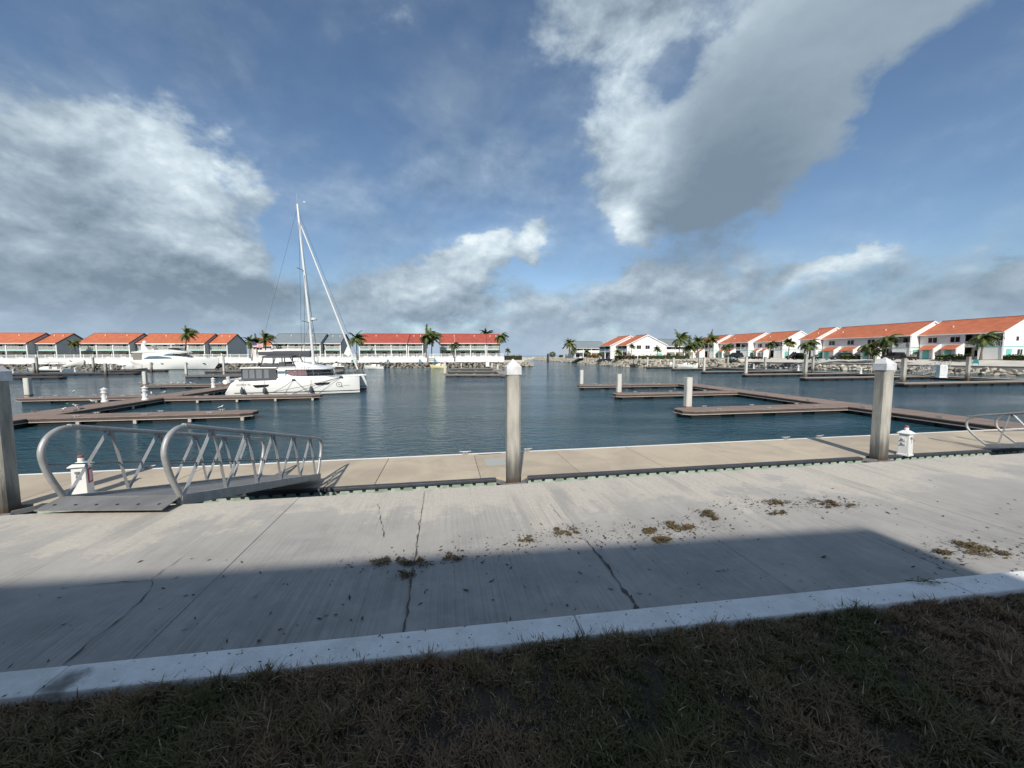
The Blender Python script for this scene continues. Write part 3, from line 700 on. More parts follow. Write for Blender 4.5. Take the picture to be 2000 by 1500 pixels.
# ================================================================== brown floating docks
def float_dock(name, label, a, b, width, group, tip=True, strip=True, z=ZF, deck=None, nf=None):
    """a: root, b: tip, both on the centre line"""
    a = Vector((a.x, a.y, ZW)); b = Vector((b.x, b.y, ZW)); d = b-a; L = d.length; rz = math.atan2(d.y, d.x)
    o = thing(name, label, 'dock', a, rz, group); h = z-ZW; hw = width/2; ch = min(.5, hw) if tip else 0
    poly = [(0, -hw), (L-ch, -hw), (L, -hw+ch*.7), (L, hw-ch*.7), (L-ch, hw), (0, hw)] if tip else [(0, -hw), (L, -hw), (L, hw), (0, hw)]
    MB().prism([(x, y, 0) for x, y in poly], (0, 0, h-.05), (0, 0, h)).build('deck', deck or DECKB, o)
    sc = lambda k: [(x if x < .01 else x+k, y+k*(1 if y > 0 else -1), 0) for x, y in poly]
    MB().prism(sc(-.03), (0, 0, h-.19), (0, 0, h-.052)).build('fascia', FASC, o)
    if strip: MB().prism(sc(.008), (0, 0, h-.228), (0, 0, h-.193)).build('rub_strip', RUB, o)
    MB().prism(sc(-.22), (0, 0, .03), (0, 0, h-.232)).build('under_deck_dark', FLOATM, o)  # black box added to paint the dark gap beneath the deck
    n = nf or max(2, int(L/2.4))
    for k in range(n):
        x = L*(k+.5)/n; w2 = min(.95, L/n*.42)
        MB().box(x-w2, x+w2, -hw+.1, hw-.1, -.5, h-.24).build('float', FLOATM, o)
        if strip: MB().box(x+w2-.10, x+w2+.06, -hw-.02, -hw+.09, .02, h-.24).build('float_bracket', RUB, o)
    if strip and L > 6:
        for k in range(3 if tip else 8):
            x = L*(.2+.3*k) if tip else L*(k+.5)/8
            for s in (-1, 1):
                m = MB()
                for dx in (-.06, .06): m.box(x+dx-.02, x+dx+.02, s*(hw-.14)-.03, s*(hw-.14)+.03, h+.003, h+.07)
                m.box(x-.17, x+.17, s*(hw-.14)-.022, s*(hw-.14)+.022, h+.07, h+.10); m.build('cleat', ALU, o)
    return o
def wline(p, dist): return p+W*dist
# left pier and its fingers
PLc = (P(32, 808, ZF)+P(32, 820, ZF))/2; PLc = Vector((-26.9, 21.2, 0))
float_dock('pier_dock', 'long brown decked pier with white lamp pedestals and gulls reaching out to the catamaran', PLc-W*13, PLc+W*64, 2.3, 'brown floating docks', tip=False, nf=24)
def on_pier(c, p): return c+W*((p-c).dot(W))
GB = 'brown floating docks'
def finger(c, px, py, w, label, hwid=1.15, grp=GB, dy=0, deck=None, strip=True):
    t = P(px, py, ZF); r = on_pier(c, t); r = r+(t-r).normalized()*hwid
    return float_dock('finger_dock', label, r, t, w, grp, deck=deck, strip=strip), t
f1, tF1 = finger(PLc, 500, 803, 1.5, 'brown finger dock nearest the large gangway, empty, pointing away from the pier')
f2, tF2 = finger(PLc, 628, 770, 1.5, 'brown finger dock with the white catamaran tied alongside')
f3, t3 = finger(PLc, 40, 777, 1.4, 'brown finger dock ending at a pale square pile, beyond the lamp pedestals')
f4, t4 = finger(PLc, 276, 752, 1.3, 'brown finger dock lined with resting gulls, ending at a pale square pile')
f5, t5 = finger(PLc, 362, 733, 1.3, 'brown finger dock with pale pile just in front of the motor yacht')
f6, t6 = finger(PLc, 400, 724, 1.3, 'dark finger dock under the bow of the motor yacht')
# right pier
PRc = Vector((22.2, 22.8, 0)); PRe = P(1335, 749, ZF)
dR = (PRe-PRc); dR.z = 0; dRn = dR.normalized()
float_dock('pier_dock', 'long brown decked pier with three empty fingers, nothing moored to it', PRc-dRn*9, PRe, 2.2, GB, tip=False, nf=16)
def fingerR(px, py, w, label, deck=None):
    t = P(px, py, ZF); k = (t-PRc).dot(dRn); r = PRc+dRn*k
    # fingers run along U
    r = t+U*((r-t).dot(U)-1.1)
    return float_dock('finger_dock', label, r, t, w, GB), t
_, r1 = fingerR(1324, 800, 1.6, 'brown finger dock ending in the thickest pale pile of the empty pier')
_, r2 = fingerR(1199, 769, 1.5, 'middle brown finger dock of the empty pier, pale square pile at its tip')
_, r3 = fingerR(1129, 752.5, 1.4, 'outermost brown finger dock at the far end of the empty pier')
def small_pile(px, pyb, pyt, label, half=.18, mat=PILEW, z=ZF, grp='square piles of the floating docks', rz=A, at=None):
    b = P(px, pyb, z) if at is None else at; zt = PD(px, pyt, b.y).z
    o = thing('mooring_pile', label, 'pile', (b.x, b.y, ZW), rz, grp)
    c = half*.25; pr = [(-half+c, -half), (half-c, -half), (half, -half+c), (half, half-c), (half-c, half), (-half+c, half), (-half, half-c), (-half, -half+c)]
    m = MB(); m.grid([[(x, y, zz) for x, y in pr] for zz in (-1.2, .5, zt-ZW)], True, True); m.build('shaft', mat, o)
    m = MB(); k = 1.25; m.grid([[(x*k, y*k, zz) for x, y in pr] for zz in (z-ZW-.05, z-ZW+.06)], True, True); m.build('collar', material('rusty_collar', (.22, .13, .08), .8), o)
    m = MB(); k = 1.02; m.grid([[(x*k, y*k, zz) for x, y in pr] for zz in (zt-ZW-.01, zt-ZW+.03)], True, True); m.build('top_plate', mat, o)
    return o
small_pile(1343, 795, 738, 'thickest pale square pile at a finger tip of the empty pier', .19)
small_pile(1208.5, 767, 731, 'pale square pile at the tip of the middle finger of the empty pier', .19)
small_pile(1135.5, 751, 723, 'pale square pile at the tip of the outermost finger of the empty pier', .18)
small_pile(56, 772, 739, 'pale square pile at the tip of the finger beyond the lamp pedestals', .19)
small_pile(284, 751, 726, 'pale square pile at the tip of the finger lined with gulls', .18)
small_pile(364, 731, 708, 'pale square pile standing in front of the side of the motor yacht', .17)
small_pile(437.5, 726, 696, 'pale square pile between the motor yacht bow and the catamaran cockpit', .17)
# far docks on the left
for (px0, px1, py, w, lab) in ((-60, 210, 730.5, 2.0, 'dark dock carrying the speedboat with black hull sides'), (-60, 88, 737, 1.6, 'short dark dock end between the capped pile and the speedboat dock'),
                              (200, 305, 723.5, 1.6, 'dark dock below the stern of the motor yacht'), (150, 845, 718.5, 1.8, 'pale narrow dock running along the foot of the rock bank below the white wall')):
    a = P(px0, py, ZF); b = P(px1, py-(0 if py > 719 else .0), ZF); b = a+(U if py > 719 else Vector((math.cos(R(5.8)), math.sin(R(5.8)), 0)))*(b-a).length
    float_dock('far_dock', lab, a, b, w, 'docks below the white wall', deck=DECKF if py < 719 else FASC, strip=py < 719)
# comb of docks in front of the white wall's end
for (px0, px1, py, lab) in ((985, 868, 731, 'outer dark finger of the comb of docks before the end of the white wall'), (985, 874, 724.5, 'middle dark finger of the comb of docks before the end of the white wall'), (985, 880, 719.5, 'inner dark finger of the comb of docks before the end of the white wall')):
    float_dock('far_dock', lab, P(px0, py, ZF), P(px1, py, ZF), 1.5, 'docks below the white wall', deck=DECKF)
float_dock('far_dock', 'pale dock spine joining the comb of docks to the rock bank', P(990, 732, ZF), P(958, 714, ZF), 2.0, 'docks below the white wall', tip=False, deck=DECKF)
for (px, b, t, lab) in ((869, 730, 706, 'pale pile at the tip of the outer finger of the comb'), (67, 729, 709, 'short grey pile behind the bow of the speedboat'), (73, 727, 698, 'tall grey pile behind the bow of the speedboat'),
                       (183, 722, 698, 'tall grey pile against the white wall between the small boats and the motor yacht'), (207, 730, 710, 'grey pile at the tip of the speedboat dock'), (296, 724, 708, 'grey pile against the stern quarter of the motor yacht'),
                       (697, 719, 700, 'grey pile rising behind the catamaran bow'), (901, 716, 709, 'small pale post on the inner dock of the comb'), (961, 718, 709, 'small pale post near the white box on the comb dock'), (972, 722, 712, 'small pale post on the spine of the comb dock')):
    small_pile(px, b, t, lab, .2, PILE if px < 700 else PILEW)
# ---- right-hand far pier with long fingers
GR = 'docks along the far rock bank'
fr = [P(1743, 731, ZF), P(2000, 741, ZF)]; dfr = (fr[0]-fr[1]).normalized()
FRa = fr[1]-dfr*14; FRb = P(1372, 716.5, ZF)
float_dock('far_dock', 'long pale dock running along the foot of the rock bank below the orange-roofed houses', FRa, FRb, 2.2, GR, tip=False, deck=DECKF)
tipsR = [(1757, 748, 'next to the white utility cabinet'), (1567, 737.5, 'with the tallest dark pile'), (1452, 731, 'in front of the pale boulders'), (1371, 725.5, 'before the white speedboat'), (1312, 720, 'with small white boats behind it'), (1262, 716.5, 'at the inner end of the rocky point')]
for k, (px, py, why) in enumerate(tipsR):
    t = P(px, py, ZF); dd = (FRb-FRa).normalized(); s = (t-FRa).dot(dd); nrm = Vector((-dd.y, dd.x, 0))
    L = min(26, max(8, (FRa+dd*s-t).length)) if k < 4 else (10 if k == 4 else 8)
    float_dock('finger_dock', 'dark finger dock '+why, t+U*L, t, 1.6, GR, deck=DECKF, strip=False)
    hts = (700, 692, 697, 698, 699, 698)
    small_pile(px+6*(1-k*.12), py-1.2, hts[k], 'square pile on the finger dock tip '+why, .2, PILEW if k > 1 else PILE)
for (px, b, t, lab) in ((1889, 738, 697, 'tall pile beside the white utility cabinet, against the rock bank'), (1587, 726, 697, 'pile among the boulders beyond the finger with the tallest dark pile'), (1494, 721, 697, 'pile against the boulders between two lamp pedestals'), (1421, 718, 697, 'pile beside the bow of the white speedboat'), (1707, 729, 696, 'pile rising behind the capped pile, against the rock bank'), (1365, 717, 698, 'thin leaning grey pile by the small white boats')):
    small_pile(px, b, t, lab, .19, PILE)

# ---- white lamp pedestals on the brown piers
def lamp_post(px, py, hpx, label, first=[]):
    p = P(px, py, ZF); H = hpx/FPX*p.y
    if not first:
        o = thing('dock_pedestal', label, 'pedestal', p, A, 'white lamp pedestals on the docks')
        MB().lathe([(.22, 0), (.22, .08), (.17, .12), (.13, .62), (.14, .64)], n=10).build('body', WHITE, o, smooth=True)
        MB().lathe([(.14, .64), (.20, .68), (.20, .72), (.15, .74)], n=10).build('collar', WHITE, o, smooth=True)
        MB().lathe([(.16, .742), (.17, .92), (.16, .93)], n=10).build('lamp_housing', CAPW, o, smooth=True)
        MB().lathe([(.22, .932), (.22, .95), (.03, 1.06), (.02, 1.1)], n=10).build('cap', WHITE, o, smooth=True)
        MB().box(-.19, -.13, -.06, .06, .32, .5).build('socket_box', CAPW, o); MB().box(.13, .18, -.05, .05, .3, .46).build('socket_box', CAPW, o)
        first.append((o, 1.1)); o.scale = (H/1.1,)*3; return o
    o, h0 = first[0]
    return copy_tree(o, p, A, label, H/h0)
lamp_post(205, 785, 29, 'lighthouse shaped white lamp pedestal on the brown pier beside the walking gulls')
lamp_post(284, 781, 28, 'lighthouse shaped white lamp pedestal on the brown pier in front of the gull finger')
lamp_post(417, 757, 20, 'white lamp pedestal on the pier just behind the stern of the catamaran')
for px, py, h, l in ((120, 726, 9, 'small white dock pedestal at the stern of the speedboat'), (147, 726, 9, 'small white dock pedestal below the bow of the raised boat'), (217, 721, 9, 'small white dock pedestal between the raised boat and the white canopy'), (241, 721, 9, 'small white dock pedestal beside the white canopy'),
                    (1472, 720, 9, 'small white dock pedestal standing apart before the pale boulders'), (1495, 721, 10, 'small white dock pedestal at the foot of the pile between boulders'), (1559, 724, 11, 'small white dock pedestal at the foot of the narrow far gangway'), (1681, 730, 13, 'small white dock pedestal next to the capped pile, on the far dock'), (26, 729, 9, 'small white dock pedestal beside the mossy capped pile on the far dock')):
    lamp_post(px, py, h, l)
# utility cabinet and far gangways
p = P(1838, 737.5, ZF); ob = thing('utility_cabinet', 'tall white utility cabinet at the foot of the far gangway', 'cabinet', p, A-R(20))
MB().box(-.42, .42, -.3, .3, .08, 1.75).build('body', WHITE, ob, bevel=.02); MB().box(-.5, .5, -.38, .38, 0, .08).build('plinth', WHITE, ob); MB().box(.425, .56, -.2, .2, .3, 1.6).build('service_panel', CAPW, ob); MB().box(-.36, .36, -.312, -.302, .2, 1.65).build('door', CAPW, ob)
p = P(952, 716, ZF); ob = thing('storage_box', 'upright white box on the comb dock below the end of the white wall', 'box', p, A)
MB().box(-.5, .5, -.4, .4, 0, 1.5).build('body', WHITE, ob, bevel=.02); MB().box(-.55, .55, -.45, .45, 1.5, 1.58).build('lid', WHITE, ob)
def far_gangway(pa, za, pb, zb, w, label):
    a = P(*pa, za); b = P(*pb, zb); d = b-a; d.z = 0; h = Vector((-d.y, d.x, 0)).normalized()*w
    gangway('gangway', label, a, a+h, b, b+h, bays=6, flap=False, r=.04)
far_gangway((1838, 716), -.3, (1782, 731), ZF+.15, 1.1, 'far aluminium gangway leading from the quay down to the white utility cabinet')
far_gangway((1592, 709), -.3, (1545, 722), ZF+.15, 1.1, 'far narrow gangway sloping over the boulders beyond the tallest dark pile')

# ---- gulls
GULLW = material('gull_white', (.72, .72, .70), .8); GULLG = material('gull_grey', (.14, .14, .15), .8)
def gull(p, rz, label, cache=[]):
    if cache: return copy_tree(cache[0], p, rz, label)
    o = thing('gull', label, 'gull', p, rz, 'gulls resting on the brown docks')
    prof = [(-.20, .085, .008, .006), (-.12, .105, .032, .03), (-.03, .12, .06, .058), (.06, .135, .062, .065), (.12, .165, .042, .05), (.145, .20, .034, .038), (.165, .228, .036, .036), (.195, .235, .026, .026), (.215, .232, .011, .010), (.25, .226, .003, .003)]
    rows = [[(x, wy*math.cos(2*math.pi*j/10), z+hz*math.sin(2*math.pi*j/10)) for j in range(10)] for x, z, wy, hz in prof]
    MB().grid(rows, True, True).build('body', GULLW, o, smooth=True)
    for s in (-1, 1):
        m = MB(); m.grid([[(x, s*(wy+.006), z+hz*k) for k in (-.2, .35, .8)] for x, z, wy, hz in ((-.24, .10, .012, .02), (-.12, .11, .036, .04), (0, .125, .063, .06), (.08, .14, .055, .05))]); m.build('wing', GULLG, o)
        m = MB(); m.tube([(.02, s*.02, .08), (.025, s*.022, 0)], .005, 5); m.box(0.015, .06, s*.022-.014, s*.022+.014, 0, .005); m.build('leg', material('gull_leg', (.25, .08, .03), .7), o)
    cache.append(o); return o
GULLS = [(121, 804, 'gull standing by itself where the gull flock starts on the brown pier'), (152, 796, 'gull in the middle pair on the brown pier, the one farther from the water'), (158, 802, 'gull in the middle pair on the brown pier, the one nearer the finger'), (183, 787, 'gull just below the lamp pedestal closer to the flock'), (189, 789, 'gull walking beside the lamp pedestal closer to the flock'), (143, 768, 'gull alone on the finger beyond the lamp pedestals')]
for k, (x, y, l) in enumerate(GULLS): gull(P(x, y, ZF+.003), random.uniform(0, 6.28), l)
for k, x in enumerate((277, 291, 337, 349, 353, 359, 374, 432)): gull(P(x, 750.3, ZF+.003), random.uniform(0, 6.28), 'small gull resting in the row on the finger dock behind the lamp pedestals')
gull(P(429, 800, ZF+.003), 1.0, 'gull standing on the empty finger nearest the large gangway')
gull(P(296, 771, ZF+.003), 2.4, 'gull just past the lamp pedestal in front of the gull finger')
gull(P(318, 769.5, ZF+.003), 0.4, 'gull farthest along the brown pier past both lamp pedestals')

# ================================================================== boats
def hull(m, st_, n=9):
    """stations: (x, half beam at deck, half beam at waterline, deck z, chine z, keel z)"""
    rows = []
    for x, bd, bw, zd_, zc, zk in st_:
        half = [(bd, zd_), (bd*1.0, zd_*.72+zc*.28), (bw, zc), (bw*.55, (zc+zk)/2-.05*abs(zk)), (0.0, zk)]
        rows.append([(x, y, z) for y, z in half]+[(x, -y, z) for y, z in reversed(half[:-1])])
    m.grid(rows, True, False)
    m.f.append(tuple(range(len(m.v)-len(rows)*9, len(m.v)-len(rows)*9+9)))
    return rows
def text_mesh(txt, size, mat, parent, M, name='lettering'):
    cu = bpy.data.curves.new('lettering', 'FONT'); cu.body = txt; cu.size = size; cu.extrude = .004
    ob = bpy.data.objects.new('lettering', cu); COL.objects.link(ob)
    me = bpy.data.meshes.new_from_object(ob.evaluated_get(bpy.context.evaluated_depsgraph_get()))
    bpy.data.objects.remove(ob); bpy.data.curves.remove(cu)
    me.transform(M); me.materials.clear(); me.materials.append(mat)
    o = bpy.data.objects.new(name, me); COL.objects.link(o); o.parent = parent; return o

def catamaran():
    CA = R(13.5); B = P(702, 768, ZW); rot = Matrix.Rotation(CA, 3, 'Z'); base = B-rot @ Vector((5.95*.955, -2.95*.93, 0))
    o = thing('catamaran', 'white sailing catamaran with charcoal canopies and tall mast tied to a brown finger dock', 'catamaran', base, CA); o.scale = (.955, .93, .93)
    SG = GEL
    for s in (-1, 1):
        rows = []
        yc = s*2.75
        for x, hw_, zd_ in ((-6.0, .66, .36), (-5.75, .72, .80), (-5.45, .78, 1.30), (-5.2, .80, 1.46), (-3, .9, 1.52), (0, .95, 1.60), (2, .88, 1.68), (3.6, .70, 1.74), (4.8, .47, 1.78), (5.5, .26, 1.80), (5.85, .10, 1.80), (5.97, .03, 1.76)):
            t = max(0, (x+6)/12)
            wl = hw_*(.82 if x < 4 else .7); zb = -.55+.35*max(0, (x-3)/3)
            pr = [(hw_*.96, zd_), (hw_, zd_-.10), (hw_, min(zd_-.12, 1.0)), (hw_*.97, min(zd_*.7, .55)), (wl, .05), (wl*.7, -.3), (0, zb)]
            rows.append([(x, yc+y, z) for y, z in pr]+[(x, yc-y, z) for y, z in reversed(pr[:-1])])
        m = MB(); m.grid(rows, True, True); m.build('hull', SG, o, smooth=True)
        out = s*-1 if s < 0 else 1
        # dark boot stripes near the waterline
        for z0, z1, e in ((.30, .38, .012), (-.02, .10, .014)):
            m = MB()
            for sd_ in ((-1, 1)):
                rr = []
                for r in rows:
                    if r[0][0] < -5.2: continue
                    x = r[0][0]; hw_ = max(abs(r[1][1]-yc), .02); wl = max(abs(r[4][1]-yc), .02)
                    f0 = lambda z: wl+(hw_*.97-wl)*min(1, max(0, (z-.05)/.5))
                    rr.append([(x, yc+sd_*(f0(z0)+e), z0), (x, yc+sd_*(f0(z1)+e), z1)])
                m.grid(rr)
            m.build('boot_stripe', BLACK, o)
    # near side details
    ys = -2.75-.955
    for x0, x1, z in ((-3.55, -2.1, 1.12), (1.85, 3.3, 1.24)):
        hwm = lambda x: .9 if x < -1 else (.93-.085*max(0, x-1.4))
        yy0, yy1 = -2.75-hwm(x0)-.012, -2.75-hwm(x1)-.012
        m = MB(); m.prism([(x0, yy0, z), (x1, yy1, z+.03), (x1-.12, yy1+.012, z-.16), (x1-.3, yy1+.03, z-.24), (x0+.35, yy0-.0, z-.26), (x0+.15, yy0, z-.2)], (0, -.012, 0), (0, .03, 0)); m.build('hull_window', DARKGLASS, o)
    text_mesh('ASTREA 42', .26, material('silver_letters', (.30, .30, .31), .4), o, Matrix.Translation((-5.0, -2.75-.93, 1.12)) @ Matrix.Rotation(R(90), 4, 'X'))
    m = MB(); c = Vector((4.1, -2.75-.64, 1.02)); tilt = .19
    ring = lambda r, k: (c.x+r*math.cos(k), c.y-.012+r*math.cos(k)*tilt*1.15, c.z+r*math.sin(k))
    m.grid([[ring(.26, 2*math.pi*j/28) for j in range(29)], [ring(.225, 2*math.pi*j/28) for j in range(29)]]); m.grid([[ring(.05, 2*math.pi*j/10) for j in range(11)], [ring(.0, 2*math.pi*j/10) for j in range(11)]])
    m.quad((4.2, c.y-.0, .84), (4.26, c.y+.015, .88), (4.47, c.y+.065, .76), (4.42, c.y+.055, .73))
    m.quad((4.45, c.y+.05, .885), (5.1, c.y+.23, .885), (5.1, c.y+.23, .905), (4.45, c.y+.05, .905)); m.build('hull_emblem', material('emblem_grey', (.10, .10, .11), .5), o)
    # bridge deck, fore deck, coachroof
    m = MB(); m.box(-5.0, 2.6, -2.1, 2.1, .75, 1.56); m.build('bridge_deck', SG, o, bevel=.05)
    m = MB(); m.grid([[(x, y, z) for y, z in ((-2.9, 1.5), (-2.75, zt), (0, zt+.06), (2.75, zt), (2.9, 1.5))] for x, zt in ((-1.75, 1.62), (-1.5, 1.86), (2.7, 1.86), (3.4, 1.72))], caps=True); m.build('deck_coaming', SG, o)
    def ring_rows(pts, z0, z1, k0, k1): return [[(x*k0, y*k0, z0) for x, y in pts], [(x*k1, y*k1, z1) for x, y in pts]]
    plan = [(-1.6, -2.35), (.9, -2.35), (2.2, -1.95), (3.0, -.9), (3.1, 0), (3.0, .9), (2.2, 1.95), (.9, 2.35), (-1.6, 2.35)]
    m = MB(); m.grid(ring_rows(plan, 1.80, 2.55, 1, .93), True, False); m.build('saloon_wall', SG, o)
    for s in (-1, 1): MB().prism([(-1.0, s*2.3, 2.22), (-.75, s*2.3, 2.42), (0, s*2.3, 2.5), (.85, s*2.3, 2.5), (.98, s*2.3, 1.86), (.1, s*2.3, 1.84), (-.6, s*2.3, 1.98)], (0, -.09, 0), (0, .09, 0)).build('saloon_window', TINT, o)
    MB().prism([(-1.72, -2.45, 2.16), (-1.0, -2.42, 2.16), (-.8, -2.42, 2.42), (-1.72, -2.45, 2.42)], (0, -.02, 0), (0, .01, 0)).build('side_light', BLUEGLASS, o)
    m = MB(); pl2 = [(-1.72, -2.40), (-1.3, -2.42), (-1.15, -2.40), (-1.35, -2.33)]
    m.box(-1.75, -1.05, -2.44, 2.44, 1.6, 2.6); m.build('saloon_bulkhead', SG, o, bevel=.04)
    for xx in (.92, 1.5): MB().prism([(xx, -2.37, 1.82), (xx+.16, -2.33, 1.82), (xx+.02, -2.22, 2.52), (xx-.14, -2.22, 2.52)], (0, -.03, 0), (0, 0, 0)).build('window_pillar', BLACK, o)
    MB().grid(ring_rows([(x*.985, y*1.02) for x, y in plan if x > .8], 1.84, 2.5, 1.012, .965), False).build('windscreen', DARKGLASS, o)
    plan2 = [(-2.1, -2.5), (.9, -2.5), (2.3, -2.05), (3.05, -1.0), (3.15, 0), (3.05, 1.0), (2.3, 2.05), (.9, 2.5), (-2.1, 2.5)]
    m = MB(); m.grid([[(x*k, y*k, z) for x, y in plan2] for k, z in ((.93, 2.52), (.98, 2.58), (.97, 2.68), (.80, 2.86), (.5, 2.95))], True, True); m.build('coachroof', SG, o, smooth=True)
    m = MB(); m.grid([[(x, y, z) for y, z in ((-1.7, 2.8), (-1.5, zt), (0, zt+.05), (1.5, zt), (1.7, 2.8))] for x, zt in ((-.6, 3.28), (.3, 3.3), (1.0, 3.12), (2.0, 2.86))], caps=True); m.build('flybridge_lounge', SG, o, smooth=True)
    # cockpit canvas enclosure
    m = MB(); m.box(-5.0, -1.75, -2.6, 2.6, 2.72, 2.84); m.build('cockpit_roof', SG, o, bevel=.04)
    m = MB(); m.prism([(-4.95, 0, 1.5), (-1.7, 0, 1.6), (-1.9, 0, 2.72), (-4.8, 0, 2.72)], (0, -2.52, 0), (0, -2.50, 0)); m.prism([(-4.95, 0, 1.5), (-1.7, 0, 1.6), (-1.9, 0, 2.72), (-4.8, 0, 2.72)], (0, 2.50, 0), (0, 2.52, 0)); m.box(-4.93, -4.9, -2.5, 2.5, 1.5, 2.72); m.build('cockpit_curtain', CANVAS, o)
    for x0, x1 in ((-4.75, -4.3), (-4.2, -3.75), (-3.6, -3.1), (-2.9, -2.5)): MB().box(x0, x1, -2.545, -2.522, 1.72, 2.62).build('curtain_window', material('cloudy_vinyl', (.17, .18, .19), .2), o)
    MB().box(-1.75, -1.2, -1.9, 1.9, 2.6, 3.35).build('helm_station', CANVAS, o)
    # flybridge bimini
    m = MB(); m.grid([[(x, y, z) for y, z in ((-1.8, 3.92-.1), (-1.6, 3.98), (0, 4.05), (1.6, 3.98), (1.8, 3.92-.1), (1.7, 3.80), (-1.7, 3.80))] for x in (-3.3, -2.2, -.65)], True, True); m.build('bimini', CANVAS, o)
    for x, xb in ((-3.2, -3.5), (-2.3, -2.3), (-1.5, -1.5), (-.75, -.2)):
        for s in (-1, 1): MB().tube([(xb, s*1.75, 2.75), (x, s*1.72, 3.84)], .05, 6).build('bimini_strut', CANVAS, o)
    m = MB()
    for s in (-1, 1): m.prism([(-3.45, 0, 2.8), (-.3, 0, 2.8), (-.42, 0, 3.2), (-3.35, 0, 3.1)], (0, s*1.77, 0), (0, s*1.79, 0))
    m.build('bimini_skirt', CANVAS, o)
    # rig
    mb_, mt = Vector((1.05, 0, 2.75)), Vector((.1, 0, 20.1))
    ml = lambda k: mb_.lerp(mt, k)
    m = MB(); m.tube([ml(0), ml(.3), ml(.6), ml(.85), ml(1)], [.15, .15, .145, .13, .11], 10); m.build('mast', material('mast_paint', (.72, .72, .70), .35, .2), o, smooth=True)
    for k, wdt in ((.28, 1.25), (.60, 1.0)):
        c = ml(k); m = MB(); m.tube([c+Vector((-.45, -wdt, .1)), c, c+Vector((-.45, wdt, .1))], .045, 6); m.build('spreader', ALU, o)
    WIRE = material('rigging_wire', (.10, .10, .11), .5, .4)
    hound = ml(.90); rg = .016
    for nm, a, b, r in (('cap_shroud', ml(.92), Vector((.75, -3.5, 1.6)), rg), ('cap_shroud', ml(.92), Vector((.75, 3.5, 1.6)), rg), ('lower_shroud', ml(.6), Vector((.95, -3.4, 1.6)), rg), ('lower_shroud', ml(.6), Vector((.95, 3.4, 1.6)), rg), ('topping_lift', ml(.985), Vector((-4.1, 0, 4.35)), .012), ('inner_shroud', ml(.28), Vector((-.2, -3.3, 1.6)), rg), ('outer_forestay', ml(.96), Vector((6.1, 0, 1.85)), .014)):
        MB().tube([a, b], r, 5).build(nm, WIRE, o)
    fb = Vector((5.6, 0, 1.95)); m = MB(); m.tube([hound.lerp(fb, .02), hound.lerp(fb, .06), hound.lerp(fb, .5), hound.lerp(fb, .85), hound.lerp(fb, .97)], [.03, .07, .085, .10, .09], 8); m.build('furled_jib', SAIL, o, smooth=True)
    m = MB(); q = hound.lerp(fb, .80); m.quad(q, q+Vector((-.45, .05, -1.0)), q+Vector((.0, .05, -1.35)), q+Vector((.28, 0, -1.0))); m.build('jib_clew', SAIL, o)
    bm0, bm1 = Vector((.75, 0, 3.95)), Vector((-4.2, 0, 4.2))
    MB().tube([bm0, bm1], .10, 8).build('boom', CANVAS, o)
    m = MB(); rows = []
    for k in range(9):
        t = k/8; p = bm0.lerp(bm1, t); hgt = .55*(1-.55*t)+.05; wd = .24*(1-.4*t)
        rows.append([p+Vector((0, -wd*.5, -.12)), p+Vector((0, -wd, .15)), p+Vector((0, -wd*.7, hgt)), p+Vector((0, wd*.7, hgt)), p+Vector((0, wd, .15)), p+Vector((0, wd*.5, -.12))])
    m.grid(rows, True, True); m.build('sail_bag', CANVAS, o, smooth=True)
    m = MB(); rows = []
    for k in range(9):
        t = k/8; p = bm0.lerp(bm1, t); hgt = .55*(1-.55*t)+.05; e = .20*math.sin(math.pi*min(1, t+.12))+.06
        rows.append([p+Vector((0, -.13, hgt-.06)), p+Vector((0, -.10, hgt+e)), p+Vector((0, .10, hgt+e)), p+Vector((0, .13, hgt-.06))])
    m.grid(rows, True, True); m.build('folded_mainsail', SAIL, o, smooth=True)
    c = ml(.295)+Vector((.45, 0, .0)); MB().lathe([(.05, c.z), (.3, c.z+.02), (.31, c.z+.18), (.2, c.z+.27), (.02, c.z+.28)], c=(c.x, c.y), n=12).build('radar_dome', CAPW, o, smooth=True)
    m = MB(); m.tube([ml(.29), c], .03, 5); c2 = ml(.27); m.box(c2.x-.05, c2.x+.25, -.08, .08, c2.z-.9, c2.z-.5); m.build('radar_bracket', ALUD, o)
    m = MB(); m.tube([mt, mt+Vector((-.05, 0, 1.1))], .012, 5); m.tube([mt, mt+Vector((.6, 0, .25))], .012, 5); m.box(mt.x+.55, mt.x+.75, -.02, .02, mt.z+.22, mt.z+.36); m.tube([mt+Vector((-.35, 0, 0)), mt], .03, 5); m.build('masthead_instruments', ALU, o)
    # bow gear
    MB().tube([(5.35, -2.7, 1.55), (5.45, 0, 1.5), (5.35, 2.7, 1.55)], .11, 8).build('crossbeam', ALU, o)
    MB().tube([(3.2, 0, 1.6), (6.25, 0, 1.8)], .07, 8).build('bowsprit', WHITE, o)
    m = MB(); m.quad((3.3, -2.2, 1.58), (5.3, -2.5, 1.58), (5.3, 2.5, 1.58), (3.3, 2.2, 1.58)); m.build('trampoline', CANVAS, o)
    for s in (-1, 1):
        m = MB(); pts = [(4.6, s*2.7, 1.8), (4.6, s*2.7, 2.35), (5.75, s*2.72, 2.4), (5.75, s*2.72, 1.8)]; m.tube(pts, .02, 5)
        m.build('pulpit', ALU, o)
        m = MB()
        for x in (-1.0, .6, 2.2, 3.6): m.tube([(x, s*3.5-(s*.12*max(0, x-1)), 1.62), (x, s*3.5-(s*.12*max(0, x-1)), 2.25)], .014, 5)
        m.tube([(-1.5, s*3.5, 2.22), (.6, s*3.5, 2.22), (2.2, s*3.37, 2.24), (3.6, s*3.2, 2.26), (4.6, s*2.75, 2.3)], .008, 4); m.build('guard_rail', ALU, o)
